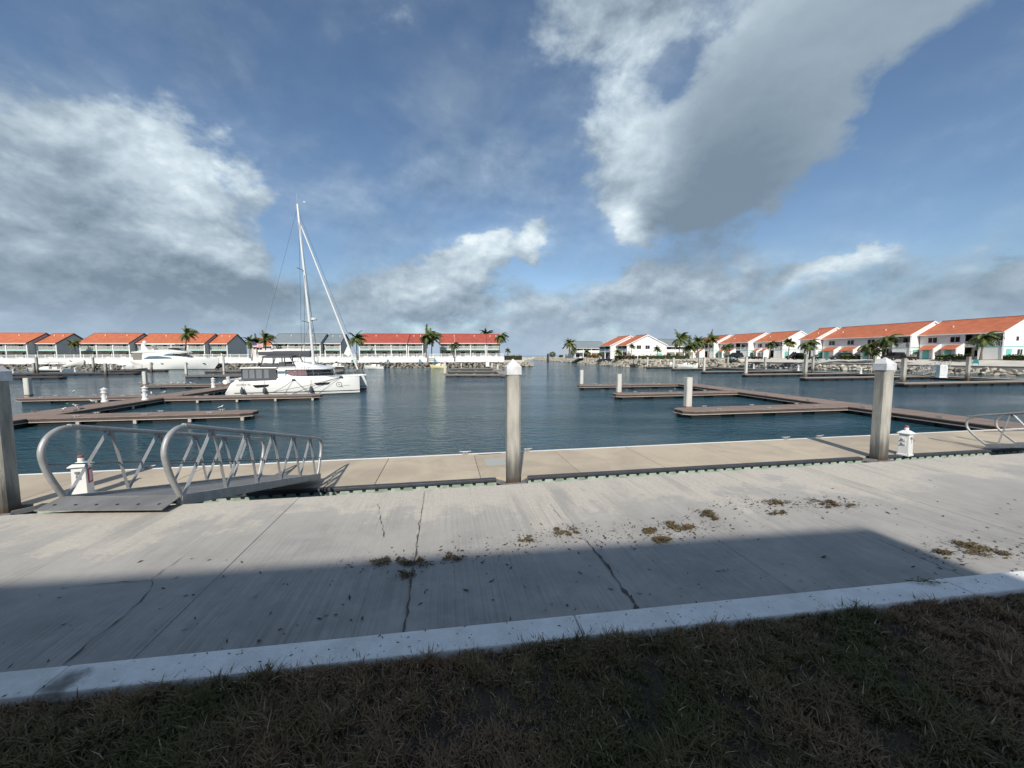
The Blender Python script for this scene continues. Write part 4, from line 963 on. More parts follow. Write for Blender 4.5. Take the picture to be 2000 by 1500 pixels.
    # fenders and lines
    for x in (-4.4, -2.5, 1.6):
        m = MB(); m.lathe([(.02, 1.0), (.06, .92), (.16, .62), (.17, .40), (.1, .25), (.02, .22)], c=(x, -3.86), n=10); m.tube([(x, -3.86, 1.0), (x, -3.72, 1.6)], .012, 4); m.build('fender', CANVAS, o, smooth=True)
    ROPE = material('dark_rope', (.09, .09, .09), .9)
    for a, b in (((0.05, -3.72, 1.60), (-1.5, -4.5, .46)), ((.1, -3.72, 1.60), (1.6, -4.5, .46)), ((4.3, -3.35, 1.78), (-1.6, -4.5, .46)), ((4.35, -3.35, 1.78), (1.2, -4.55, .46))):
        a, b = Vector(a), Vector(b); m = MB(); m.tube([a, a.lerp(b, .5)+Vector((0, 0, -.12)), b], .022, 5); m.build('mooring_line', ROPE, o)
    for c in ((.05, -3.74, 1.62), (4.3, -3.36, 1.80)): MB().box(c[0]-.16, c[0]+.16, c[1]-.06, c[1]+.08, c[2]-.09, c[2]+.06).build('deck_cleat', BLACK, o)
    # dinghy on the stern
    m = MB(); m.tube([(-6.7, -1.6, 1.35), (-6.7, 1.2, 1.35), (-6.2, 1.75, 1.5), (-5.7, 1.2, 1.35), (-5.7, -1.6, 1.35)], .24, 8); m.build('tender', GEL, o, smooth=True)
    m = MB(); m.tube([(-6.2, -2.0, 1.3), (-6.25, -2.1, 1.9)], .16, 8); m.build('tender_outboard', CAPW, o)
    # ensign
    fl = Vector((-4.5, -.2, 4.75)); MB().tube([fl+Vector((-.05, 0, -.6)), fl+Vector((-.2, 0, .75))], .018, 5).build('flag_pole', ALU, o)
    fg = MB()
    for k in range(7):
        z = .12+k*.07; m = MB(); rows = [[fl+Vector((-.15+.14*j, .05*math.sin(j*1.3), z+.035*math.sin(j)+e)) for j in range(8)] for e in (0, .068)]
        m.grid(rows); m.build('flag_stripe', material('flag_red', (.5, .05, .06), .8) if k % 2 == 0 else material('flag_white', (.75, .74, .72), .8), o)
    m = MB(); m.grid([[fl+Vector((-.15+.14*j, .05*math.sin(j*1.3)-.01, .36+.035*math.sin(j)+e)) for j in range(4)] for e in (0, .26)]); m.build('flag_canton', material('flag_blue', (.04, .06, .2), .8), o)
    return o
catamaran()

def motor_yacht():
    b = P(262, 722, ZW); e = P(428, 721, ZW); d = e-b; L = d.length
    o = thing('motor_yacht', 'large white motor yacht with flybridge moored below the white wall', 'yacht', (b+e)/2, math.atan2(d.y, d.x)); k = L/22
    Z = lambda px, py: (PD(px, py, ((b+e)/2).y).z-ZW)
    X = lambda px: ((px-262)/(428-262)-.5)*L
    m = MB(); rows = []
    for x, bw, zd_ in ((-11.5, 2.2, 1.0), (-10, 2.5, 2.0), (-8, 2.7, 2.7), (-4, 2.8, 2.75), (1, 2.75, 2.8), (5, 2.3, 2.95), (8, 1.5, 3.1), (10, .7, 3.2), (11.1, .08, 3.25)):
        x *= k; f = max(0, x/11/k); wl = bw*(.86-.45*f)
        xs = x-(.0 if x < 5*k else (x-5*k)*.22)
        rows.append([(x, bw, zd_), (x, bw*.98, zd_*.6), (xs, wl, .1), (xs, wl*.6, -.5), (xs, 0, -.8), (xs, -wl*.6, -.5), (xs, -wl, .1), (x, -bw*.98, zd_*.6), (x, -bw, zd_)])
    m.grid(rows, True, True); m.build('hull', GEL, o, smooth=True)
    MB().grid([[(r[0][0], -abs(r[6][1])-.03, -.05) for r in rows], [(r[0][0], -abs(r[6][1])-.05, .14) for r in rows]]).build('waterline_stripe', BLACK, o)
    MB().box(-12.6*k, -11.2*k, -2.1, 2.1, .45, .62).build('swim_platform', GEL, o, bevel=.03)
    m = MB(); m.grid([[(x, y, z) for y, z in ((-hw, z0), (-hw*.92, z1), (0, z1+.08), (hw*.92, z1), (hw, z0))] for x, hw, z0, z1 in ((-7*k, 2.35, 2.6, 4.6), (-1*k, 2.35, 2.7, 4.75), (2.5*k, 2.2, 2.8, 4.5), (5.2*k, 1.7, 2.9, 3.7), (8.5*k, .9, 3.0, 3.25))], caps=True); m.build('deckhouse', GEL, o, smooth=True)
    m = MB(); m.prism([(-6.6*k, 0, 3.0), (-5.2*k, 0, 3.75), (-3*k, 0, 3.85), (0, 0, 3.45), (.6*k, 0, 3.2), (-2*k, 0, 3.1)], (0, -2.50, 0), (0, -2.30, 0)); m.build('saloon_window', BLUEGLASS, o)
    m = MB(); m.prism([(-1.6*k, 0, 4.05), (-.3*k, 0, 4.45), (1.0*k, 0, 4.5), (1.0*k, 0, 3.95)], (0, -2.42, 0), (0, -2.2, 0)); m.build('side_window', BLUEGLASS, o)
    m = MB(); m.prism([(1.1*k, 0, 3.95), (1.1*k, 0, 4.45), (3.6*k, 0, 4.35), (5.4*k, 0, 3.8)], (0, -2.40, 0), (0, -1.6, 0)); m.build('windscreen', DARKGLASS, o)
    m = MB(); m.grid([[(x, y, z) for y, z in ((-hw, 4.7), (-hw*1.03, z1), (hw*1.03, z1), (hw, 4.7))] for x, hw, z1 in ((-9.6*k, 2.3, 4.95), (-6*k, 2.3, 5.4), (0, 2.1, 5.6), (2.4*k, 1.6, 5.3), (3.6*k, 1.0, 4.9))], caps=True); m.build('flybridge', GEL, o, smooth=True)
    m = MB(); m.prism([(-1*k, 0, 5.6), (2.2*k, 0, 5.55), (.9*k, 0, 6.05), (-.6*k, 0, 6.0)], (0, -1.5, 0), (0, 1.5, 0)); m.build('fly_windscreen', DARKGLASS, o)
    m = MB(); m.prism([(-7.4*k, 0, 5.2), (-5.6*k, 0, 5.4), (-6.6*k, 0, 7.0), (-7.3*k, 0, 7.0)], (0, -1.9, 0), (0, -1.65, 0)); m.prism([(-7.4*k, 0, 5.2), (-5.6*k, 0, 5.4), (-6.6*k, 0, 7.0), (-7.3*k, 0, 7.0)], (0, 1.65, 0), (0, 1.9, 0)); m.box(-7.2*k, 1.2*k, -1.9, 1.9, 7.0, 7.18); m.build('radar_arch', GEL, o)
    MB().lathe([(.05, 7.2), (.5, 7.3), (.55, 7.7), (.35, 8.05), (.02, 8.15)], c=(-7.8*k, 0), n=12).build('satellite_dome', CAPW, o, smooth=True)
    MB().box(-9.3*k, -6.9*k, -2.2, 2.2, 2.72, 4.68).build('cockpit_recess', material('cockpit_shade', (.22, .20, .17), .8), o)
    for x in (-4.2, -1.7, 4.2, 8.0): MB().prism([((x-.3)*k, 0, 1.72), (x*k, 0, 1.82), ((x+.3)*k, 0, 1.72), (x*k, 0, 1.6)], (0, -2.95 if x < 4 else (-2.55 if x < 6 else -1.62), 0), (0, -2.2 if x < 6 else -1.3, 0)).build('porthole', DARKGLASS, o)
    m = MB(); m.tube([(4*k, -2.3, 3.7), (8*k, -1.4, 3.9), (10.8*k, 0, 4.0)], .04, 5)
    for x, y in ((5, -2.1), (7, -1.6), (9, -.9)): m.tube([(x*k, y, 3.0), (x*k, y, 3.85)], .03, 5)
    m.build('bow_rail', ALU, o)
motor_yacht()

def small_boat(px0, px1, py, label, style, flip=False, color=GEL, side=None):
    a = P(px0, py, ZW); b = P(px1, py, ZW); c = (a+b)/2; d = b-a; L = d.length; rz = math.atan2(d.y, d.x)+(math.pi if flip else 0)
    o = thing('motor_boat', label, 'boat', c, rz, 'small boats at the docks'); k = L/2
    m = MB(); rows = []
    bw = min(1.25, L*.19); fb = .85
    for t, w_, z_ in ((-1, .92, .9), (-.5, 1, .9), (.1, 1, .96), (.5, .8, 1.08), (.8, .42, 1.22), (.97, .06, 1.32)):
        f = max(0, t); rows.append([(t*k, bw*w_, fb*z_), (t*k, bw*w_*.98, fb*z_*.55), ((t-.12*f)*k, bw*w_*(.82-.4*f), .02), ((t-.16*f)*k, 0, -.35), ((t-.12*f)*k, -bw*w_*(.82-.4*f), .02), (t*k, -bw*w_*.98, fb*z_*.55), (t*k, -bw*w_, fb*z_)])
    m.grid(rows, True, True); m.build('hull', color, o, smooth=True)
    if side:
        for s in (-1, 1):
            m = MB(); m.grid([[(r[0][0], s*(abs(r[0][1])+.04), r[1][2]+.10), (r[2][0], s*(abs(r[2][1])+.04), r[2][2]+.05)] for r in rows]); m.build('hull_side_band', side, o)
    m = MB(); m.grid([[(t*k, s*bw*w_*.96, fb*z_+.05) for s in (-1, -.7, .7, 1)] for t, w_, z_ in ((-1, .92, .9), (-.5, 1, .9), (.1, 1, .96), (.5, .8, 1.08), (.8, .42, 1.22), (.95, .08, 1.32))]); m.build('deck', GEL, o)
    m = MB(); m.grid([[(x*k, y, z) for y, z in ((-bw*.7, fb), (-bw*.55, z1), (bw*.55, z1), (bw*.7, fb))] for x, z1 in ((-.25, fb+.6), (.05, fb+.55), (.3, fb+.15))], caps=True); m.build('console', GEL, o)
    m = MB(); m.grid([[(.08*k, -bw*.6, fb+.45), (.12*k, 0, fb+.5), (.08*k, bw*.6, fb+.45)], [(-.06*k, -bw*.55, fb+.95), (-.02*k, 0, fb+1.0), (-.06*k, bw*.55, fb+.95)]]); m.build('windscreen', DARKGLASS, o)
    m = MB(); m.box(-.62*k, -.38*k, -bw*.6, bw*.6, fb*.9, fb+.45); m.build('seat', material('boat_seat', (.6, .58, .54), .8), o)
    if style in ('outboard', 'ttop'):
        m = MB(); m.box(-1.13*k, -1.0*k, -.22, .22, .35, 1.35); m.box(-1.08*k, -1.0*k, -.1, .1, -.4, .35); m.build('outboard_motor', BLACK, o, bevel=.04)
    if style in ('ttop', 'arch'):
        for s in (-1, 1): MB().tube([(-.2*k, s*bw*.7, fb), (-.35*k, s*bw*.65, fb+1.55)], .04, 5).build('arch_leg', ALU if style == 'ttop' else GEL, o)
        m = MB(); m.box(-.75*k, -.02*k, -bw*.8, bw*.8, fb+1.52, fb+1.6); m.build('top', CANVAS if style == 'arch' else GEL, o)
    if style != 'open':
        m = MB(); m.tube([(.2*k, -bw*.9, fb+.5), (.6*k, -bw*.68, fb+.62), (.94*k, 0, fb+.75), (.6*k, bw*.68, fb+.62), (.2*k, bw*.9, fb+.5)], .02, 5)
        for t, w_ in ((.2, .9), (.6, .68)):
            for s in (-1, 1): m.tube([(t*k, s*bw*w_, fb), (t*k, s*bw*w_, fb+.56)], .018, 4)
        m.build('bow_rail', ALU, o)
    return o
small_boat(55, 135, 727, 'white speedboat with black hull sides and dark arch top, bow pointing along the wall', 'arch', True, side=BLACK)
o = small_boat(122, 168, 722, 'pale boat with raised bow, parked behind the black sided speedboat', 'open'); o.rotation_euler.y = -R(13); o.location.z += .9
small_boat(711, 752, 721, 'white centre console boat with black outboard beyond the catamaran bow', 'outboard', True)
small_boat(840, 874, 719.5, 'pale yellow boat beside the comb of docks', 'open', True, color=material('pale_yellow_gelcoat', (.78, .70, .36), .3))
small_boat(1382, 1419, 716.5, 'white speedboat with bow rail behind the finger dock, bow towards the boulders', 'ttop', side=BLACK)
small_boat(1294, 1330, 717, 'low white skiff beside the green hedge shore', 'open')
small_boat(1322, 1352, 717.5, 'white centre console with aluminium top next to the low skiff', 'ttop', True)
small_boat(1353, 1368, 719, 'tiny white tender tied between the speedboat and the centre console', 'open', True)
o = small_boat(638, 676, 724, 'white tender with dark tubes resting on the dock behind the catamaran foredeck', 'open', True, side=BLACK); o.location.z += .45
# white canopy near the motor yacht
p = P(253, 720, ZF); o = thing('sun_canopy', 'small white pyramid canopy beside the stern of the motor yacht', 'canopy', p, A)
m = MB(); m.grid([[(-2, -1.6, 1.0), (2, -1.6, 1.0), (2, 1.6, 1.0), (-2, 1.6, 1.0)], [(-.1, -.1, 2.1), (.1, -.1, 2.1), (.1, .1, 2.1), (-.1, .1, 2.1)]], True, True); m.build('fabric_top', SAIL, o)
for x in (-1.9, 1.9):
    for y in (-1.5, 1.5): MB().tube([(x, y, 0), (x, y, 1.02)], .05, 5).build('leg', ALU, o)

# ================================================================== far shores
# ---- rocks
def rock_mesh(seed, nv=15):
    rnd = random.Random(seed); bm = bmesh.new()
    for k in range(nv):
        v = Vector((rnd.gauss(0, 1), rnd.gauss(0, 1), rnd.gauss(0, 1))).normalized(); bm.verts.new((v.x*rnd.uniform(.8, 1.1), v.y*rnd.uniform(.65, .95), v.z*rnd.uniform(.5, .75)))
    r = bmesh.ops.convex_hull(bm, input=bm.verts); bmesh.ops.delete(bm, geom=[g for g in r['geom_interior'] if isinstance(g, bmesh.types.BMVert)], context='VERTS')
    me = bpy.data.meshes.new('rock'); bm.to_mesh(me); bm.free(); return me
ROCKS = [rock_mesh(k) for k in range(9)]
RV = [(np.array([v.co[:] for v in r.vertices]), [tuple(p.vertices) for p in r.polygons]) for r in ROCKS]
for r in ROCKS: r.materials.append(ROCKP)
def rock_stuff(name, spots, mat, label, parent=None):
    V = []; F = []; n = 0
    for (p, s, a, b) in spots:
        v, f = RV[random.randrange(len(RV))]; M = np.array((Matrix.Rotation(a, 3, 'Z') @ Matrix.Rotation(b, 3, 'X')))
        V.append(v @ M.T*s+np.array(p)); F += [tuple(i+n for i in q) for q in f]; n += len(v)
    me = bpy.data.meshes.new(name); me.from_pydata(np.concatenate(V).tolist(), [], F); me.materials.append(mat)
    o = bpy.data.objects.new(name, me); COL.objects.link(o); tag(o, label if not parent else None, 'rocks' if not parent else None, kind='stuff')
    if parent: o.parent = parent
    return o
def bank_spots(line, rows, size, step, jit=.35):
    out = []
    for a, b in zip(line, line[1:]):
        d = b-a; L = d.length; e = d.normalized(); nrm = Vector((-e.y, e.x, 0)); s = 0
        while s < L:
            for off, z, k in rows:
                sz = size*k*random.uniform(.65, 1.3)
                p = a+e*(s+random.uniform(-jit, jit)*step)+nrm*(off+random.uniform(-.25, .25)); out.append((Vector((p.x, p.y, z+random.uniform(-.12, .12))), sz, random.uniform(0, 6.28), random.uniform(-.5, .5)))
            s += step*random.uniform(.8, 1.2)
    return out

# ---- left: terrace, white wall, fence
WA = P(0, 711, -.1); WB = P(985, 706.5, -.1); wd_ = (WB-WA); wd_.z = 0; WE = wd_.normalized(); WN = Vector((-WE.y, WE.x, 0)); WA = WA-WE*60; WA.z = 0; WB.z = 0
WL_ = (WB-WA).length; TZ = 1.35
def LQ(s, t, z): p = WA+WE*s+WN*t; return Vector((p.x, p.y, z))
struct(MB().prism([LQ(-40, .5, 0), LQ(WL_-.3, .5, 0), LQ(WL_-.3, 60, 0), LQ(-40, 60, 0)], (0, 0, -2.6), (0, 0, TZ)), 'terrace', TURF)
struct(MB().prism([LQ(WL_-.4, 3, 0), LQ(WL_+7, 5, 0), LQ(WL_+9, 40, 0), LQ(WL_-.4, 60, 0)], (0, 0, -2.6), (0, 0, .35)), 'sandy_point', SAND)
wall = thing('retaining_wall', 'long white retaining wall above the rock bank, below the red-roofed houses', 'wall', (WA.x, WA.y, ZW), math.atan2(WE.y, WE.x))
seg = 6.0; n = int(WL_/seg)
for k in range(n):
    a, b = WL_*k/n, WL_*(k+1)/n
    MB().box(a+.012, b-.012, 0, .5, 1.6, 1.8+1.38).build('wall_panel', STUCCO, wall)
    MB().box(a+.0, b-.0, -.06, .56, 1.8+1.382, 1.8+1.47).build('coping', STUCCO, wall)
fence = thing('terrace_fence', 'low white railing with posts along the top of the white retaining wall', 'fence', (*LQ(0, .25, 1.47)[:2], 1.47), math.atan2(WE.y, WE.x))
fz = 1.0; step = 2.45; k = 0; s = .3
m = MB(); bal = MB()
while s < WL_-.2:
    MB().box(s-.08, s+.08, -.08, .08, .003, fz+.08).build('post', WHITE, fence)
    if k % 6 == 0: MB().box(s-.14, s+.14, -.14, .14, fz+.083, fz+.25, taper=.4).build('post_cap', WHITE, fence)
    for j in range(1, 12): bal.box(s+step*j/12-.028, s+step*j/12+.028, -.02, .02, .1, fz-.1)
    s += step; k += 1
for z in (.08, fz-.08): MB().box(.2, WL_-.2, -.045, .045, z-.05, z+.05).build('rail', WHITE, fence)
bal.build('balusters', WHITE, fence, kind='stuff')
rows = [(-.2, -.35, .62), (-.7, -.75, .7), (-1.3, -1.15, .75), (-2.0, -1.65, .8), (-2.7, -2.1, .8)]
rock_stuff('rock_bank', bank_spots([LQ(-30, 0, 0), LQ(WL_+3, 0, 0)], rows, .8, .95), ROCKG, 'grey boulder bank at the foot of the white retaining wall')
for (px, l) in ((98, 'grey timber ladder way cut through the white wall behind the raised boat'), (844, 'grey timber stair gap in the white wall in line with the tall palm pair'), ):
    p = P(px, 707, -.1); s = (p-WA).dot(WE); o = thing('wall_steps', l, 'steps', LQ(s, -.1, -1.2), math.atan2(WE.y, WE.x))
    for k in range(7): MB().box(-.9, .9, -1.4+k*.2, -1.22+k*.2, k*.38-.06, k*.38).build('tread', PILE, o)
    for x in (-.95, .95): MB().prism([(x, -1.5, -.1), (x, -1.35, -.1), (x, .05, 2.75), (x, -.1, 2.75)], (-.05, 0, 0), (.05, 0, 0)).build('stringer', PILE, o)
# blue deck chairs pictured as small bright seats on the foot of the wall
def deck_chair(p, rz, label, cache=[], mat=None):
    if cache: return copy_tree(cache[0], p, rz, label)
    o = thing('garden_chair', label, 'chair', p, rz, 'turquoise garden chairs by the water'); B = material('turquoise_plastic', (.10, .42, .46), .5)
    MB().prism([(-.3, -.35, .36), (.3, -.35, .36), (.3, .25, .28), (-.3, .25, .28)], (0, 0, 0), (0, 0, .04)).build('seat', B, o)
    MB().prism([(-.3, .22, .3), (.3, .22, .3), (.3, .5, 1.0), (-.3, .5, 1.0)], (0, 0, 0), (0, .04, 0)).build('backrest', B, o)
    for x in (-.36, .36):
        MB().box(x-.06, x+.06, -.4, .3, .55, .59).build('armrest', B, o)
        for y in (-.33, .25): MB().box(x-.035, x+.035, y-.03, y+.03, 0, .55).build('leg', B, o)
    cache.append(o); return o

# ---- houses
def window(h, x0, x1, z0, z1, y, mat=DARKGLASS, frame=WHITE, nrm='y', fr=.1):
    m = MB()
    if nrm == 'y':
        w = MB().box(x0, x1, y-.05, y+.02, z0, z1).build('window', frame, h); MB().box(x0+fr, x1-fr, y-.075, y-.052, z0+fr, z1-fr).build('pane', mat, w)
        if x1-x0 > 1.2: MB().box((x0+x1)/2-.04, (x0+x1)/2+.04, y-.095, y-.077, z0+fr, z1-fr).build('mullion', frame, w)
    else:
        s = 1 if nrm == 'x' else -1; a, b = sorted((y+.06*s, y-.02*s)); c, d = sorted((y+.062*s, y+.085*s)); e, f = sorted((y+.087*s, y+.105*s))
        w = MB().box(a, b, x0, x1, z0, z1).build('window', frame, h); MB().box(c, d, x0+fr, x1-fr, z0+fr, z1-fr).build('pane', mat, w)
        if x1-x0 > 1.2: MB().box(e, f, (x0+x1)/2-.04, (x0+x1)/2+.04, z0+fr, z1-fr).build('mullion', frame, w)
    return w
def gable_roof(h, W_, D, ze, zr, mat, yr=None, over=.5, side=.22, trim=TRIMD):
    yr = D/2 if yr is None else yr; sl = (zr-ze)/yr; sl2 = (zr-ze)/(D-yr); y0 = -over; z0 = ze-sl*over; y1 = D+over; z1 = ze-sl2*over; th = .16
    ro = MB().prism([(0, y0, z0), (0, yr, zr), (0, yr, zr+th), (0, y0, z0+th)], (-side, 0, 0), (W_+side, 0, 0)).build('roof', mat, h)
    MB().prism([(0, yr+.002, zr), (0, y1, z1), (0, y1, z1+th), (0, yr+.002, zr+th)], (-side, 0, 0), (W_+side, 0, 0)).build('roof_slope', mat, ro)
    for x0 in (-side-.09, W_+side+.003):
        MB().prism([(0, y0, z0-.14), (0, yr, zr-.14), (0, y1, z1-.14), (0, y1, z1+th+.03), (0, yr, zr+th+.03), (0, y0, z0+th+.03)], (x0, 0, 0), (x0+.087, 0, 0)).build('rake_board', trim, ro)
    MB().box(-side, W_+side, y0-.08, y0-.004, z0-.06, z0+th-.02).build('gutter', WHITE, ro)
    MB().box(-side, W_+side, yr-.14, yr+.14, zr+th+.004, zr+th+.08).build('ridge_cap', mat, ro)
    return ro
def gable_walls(h, W_, D, ze, zr, mat, yr=None, y0=0, both=True):
    yr = D/2 if yr is None else yr
    for x0, x1 in ((0, .2), (W_-.2, W_)) if both else ((W_-.2, W_),):
        z_at = ze+(zr-ze)*y0/yr
        MB().prism([(0, y0, 0), (0, D, 0), (0, D, ze), (0, yr, zr-.01), (0, y0, z_at-.01)], (x0, 0, 0), (x1, 0, 0)).build('end_wall', mat, h)
    MB().box(.2, W_-.2, D-.2, D, 0, ze-.01).build('rear_wall', mat, h)
GH = 'row houses above the white wall'
def house_left(pxa, pxb, set_, label, roof, bays, zr=7.75, ze=4.75, D=10.5, side=None, vents=2, lwall=BEIGE):
    off = 7.5+set_
    def xat(px):
        k = (px-1000)/FPX; o_ = LQ(0, off, 0); return (k*o_.y-o_.x)/(WE.x-k*WE.y)
    sa, sb = xat(pxa), xat(pxb); Wd = sb-sa; b = LQ(sa, off, TZ)
    h = thing('row_house', label, 'house', b, math.atan2(WE.y, WE.x), GH)
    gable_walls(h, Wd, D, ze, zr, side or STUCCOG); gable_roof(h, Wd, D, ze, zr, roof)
    MB().box(.2, Wd-.2, 2.2, 2.4, 0, ze+.3).build('front_wall', lwall, h)
    MB().box(.2, Wd-.2, .02, 2.2, 2.42, 2.6).build('balcony_floor', STUCCO, h); MB().box(.0, Wd, -.06, .017, 2.28, 2.68).build('balcony_fascia', AQUA, h)
    MB().box(.2, Wd-.2, .1, 2.2, ze-.12, ze-.04).build('ceiling', STUCCO, h)
    MB().box(0, Wd, -.02, .12, ze-.28, ze-.125).build('eave_beam', WHITE, h)
    xs = [Wd*k/bays for k in range(bays+1)]
    for x in xs: x = min(max(x, .1), Wd-.1); MB().box(x-.14, x+.14, -.12, .16, 0, ze-.29).build('post', WHITE, h)
    for x in xs[1:-1]: MB().box(x-.08, x+.08, .17, 2.2, 0, ze-.13).build('party_wall', STUCCO, h)
    for k in range(bays):
        x0, x1 = xs[k]+.18, xs[k+1]-.18; m = MB()
        br = MB().box(x0, x1, -.02, .06, 3.5, 3.6).build('balustrade', WHITE, h); MB().box(x0, x1, 0, .05, 2.75, 2.83).build('bottom_rail', WHITE, br)
        bb = MB(); q = int((x1-x0)/.28)
        for j in range(q): bb.box(x0+(x1-x0)*(j+.5)/q-.05, x0+(x1-x0)*(j+.5)/q+.05, .005, .045, 2.83, 3.5)
        bb.build('balusters', WHITE, br, kind='stuff')
        w_ = x1-x0
        window(h, x0+w_*.16, x0+w_*.42, 2.65, 4.3, 2.2)
        if (k+int(pxa)) % 2: window(h, x0+w_*.62, x0+w_*.9, 3.2, 4.4, 2.2)
        window(h, x0+w_*.34, x0+w_*.66, .1, 1.9, 2.2)
        if (k+int(pxa)) % 3 == 0: MB().box(x0+w_*.8, x0+w_*.93, 2.12, 2.195, .05, 2.1).build('door', STUCCOG, h)
    for k in range(vents):
        x = Wd*(.3+.45*k); MB().lathe([(.12, zr-1.1), (.12, zr-.35)], c=(x, D/2-1.6), n=8).build('roof_vent', WHITE, h)
    return h
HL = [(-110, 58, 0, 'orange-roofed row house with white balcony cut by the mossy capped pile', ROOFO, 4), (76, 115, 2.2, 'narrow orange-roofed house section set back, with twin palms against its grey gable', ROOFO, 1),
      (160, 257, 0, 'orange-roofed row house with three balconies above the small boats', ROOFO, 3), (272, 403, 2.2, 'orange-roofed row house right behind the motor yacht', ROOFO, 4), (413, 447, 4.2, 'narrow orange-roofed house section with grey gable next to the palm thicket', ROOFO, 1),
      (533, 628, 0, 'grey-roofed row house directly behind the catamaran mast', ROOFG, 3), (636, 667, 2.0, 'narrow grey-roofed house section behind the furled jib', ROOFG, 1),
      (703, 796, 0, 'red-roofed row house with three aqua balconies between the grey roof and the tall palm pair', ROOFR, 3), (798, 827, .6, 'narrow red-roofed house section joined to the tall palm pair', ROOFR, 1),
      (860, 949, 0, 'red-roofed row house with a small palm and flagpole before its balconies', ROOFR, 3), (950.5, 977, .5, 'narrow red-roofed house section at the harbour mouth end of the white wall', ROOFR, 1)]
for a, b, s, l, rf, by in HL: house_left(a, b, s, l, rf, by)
# a farther roof glimpsed behind the palms
h = thing('row_house', 'distant orange-roofed house mostly hidden behind the palm thicket', 'house', (*PD(490, 690, 150)[:2], TZ), R(6), GH)
gable_walls(h, 12, 10, 4.7, 7.6, STUCCOG); gable_roof(h, 12, 10, 4.7, 7.6, ROOFO); MB().box(.2, 11.8, .5, .7, 0, 4.9).build('front_wall', BEIGE, h); window(h, 2, 4, 3, 4.4, .5); window(h, 7, 9, 3, 4.4, .5)

# ---- right: quay, road, houses
QD = Vector((-.292, .956, 0)); Q0 = Vector((87, 65, 0)); QN = Vector((.956, .292, 0))      # QN points inland
def RQ(t, n, z): p = Q0+QD*t+QN*n; return Vector((p.x, p.y, z))
T0, T1 = -62, 56
rg = MB(); rg.grid([[RQ(t, .0, -.3), RQ(t, 1.4, -.28), RQ(t, 5, .15), RQ(t, 9, .72), RQ(t, 60, .8)] for t in (T0, -20, 20, T1)]); struct(rg, 'quay_ground', SAND)
qw = thing('quay_wall', 'low grey concrete quay wall above the boulders below the orange-roofed houses', 'wall', (*Q0[:2], ZW), math.atan2(QD.y, QD.x))
QC = material('grey_quay_concrete', (.30, .29, .26), .9, color2=(.22, .21, .19), vscale=.7)
for k in range(20):
    a = T0+(T1-T0)*k/20; b = T0+(T1-T0)*(k+1)/20; MB().box(a+.01, b-.01, -.5, .0, .6, 1.5).build('wall_panel', QC, qw)
    MB().box(a, b, -.9, .1, 1.503, 1.58).build('coping', material('bleached_coping', (.62, .59, .52), .9), qw)
struct(MB().grid([[RQ(t, .4, -.9), RQ(t, -3.6, -2.6)] for t in (T0, T1)]), 'rock_slope', ROCKG)
spots = bank_spots([RQ(T1, 0, 0), RQ(T0+25, 0, 0)], [(-.55, -.95, .95), (-1.25, -1.2, 1.0), (-2.1, -1.6, 1.05)], .62, 1.05)
bank = thing('boulder_bank', 'bank of pale boulders below the grey quay wall, behind the far docks', 'rocks', RQ(0, -2, -1.8))
vis = [s for s in spots if s[0].y > 40]
vis.sort(key=lambda s: s[0].length)
for (p, s, a, b) in vis[:290]:
    o = bpy.data.objects.new('boulder', random.choice(ROCKS)); COL.objects.link(o); o.parent = bank; o.location = p-Vector(bank.location); o.scale = (s,)*3; o.rotation_euler = (b, b*.7, a)
ids = set(id(s) for s in vis[:290]); rest = [s for s in spots if id(s) not in ids]
ro = rock_stuff('boulders', [(p-Vector(bank.location), s, a, b) for p, s, a, b in rest], ROCKP, None, bank)
# rocky point with hedge, running out to the harbour mouth
CP = [RQ(T1, 0, 0), Vector((52, 116.5, 0)), Vector((38, 117.5, 0)), Vector((34.5, 150, 0)), Vector((33, 196, 0)), Vector((27, 255, 0)), Vector((18, 330, 0))]
inl = [RQ(T1, 70, 0), Vector((75, 330, 0))]
pt_poly = [Vector((p.x, p.y, 0)) for p in CP]+[Vector((120, 345, 0)), RQ(T1, 60, 0)]
struct(MB().prism([p+Vector((.8, .8, 0)) for p in pt_poly], (0, 0, -2.6), (0, 0, .55)), 'rocky_point', SAND)
rl = list(reversed(CP)); sp = bank_spots(rl, [(.3, .35, .75), (-.3, -.0, .85), (-1.0, -.5, .95), (-1.8, -1.05, 1.0), (-2.6, -1.6, 1.05)], .85, 1.15)
sp = [(p, s, a, b) for p, s, a, b in sp]
def flip(line, pts): return pts
rock_stuff('point_rocks', sp, ROCKP, 'pale boulders edging the hedged point at the harbour mouth')
bk = [Vector((6, 395, 0)), Vector((24, 380, 0)), Vector((70, 372, 0)), Vector((-2, 300, 0))]
rock_stuff('breakwater', bank_spots([Vector((-14, 235, 0)), Vector((-5, 262, 0)), Vector((2, 300, 0)), Vector((26, 330, 0))], [(k*.9, -.45-abs(k)*.45, 1.2) for k in (-3, -2, -1, 0, 1, 2, 3)], 1.0, 1.5), ROCKP, 'low pale rock breakwater across the harbour mouth')
rock_stuff('rock_spit', bank_spots([LQ(WL_-1, -1, 0), LQ(WL_+5, 1, 0), LQ(WL_+9, 8, 0)], [(k*.7, -.5-abs(k)*.45, .8) for k in (-2, -1, 0, 1, 2)], .8, 1.0), ROCKP, 'small rock spit at the harbour mouth end of the white wall')

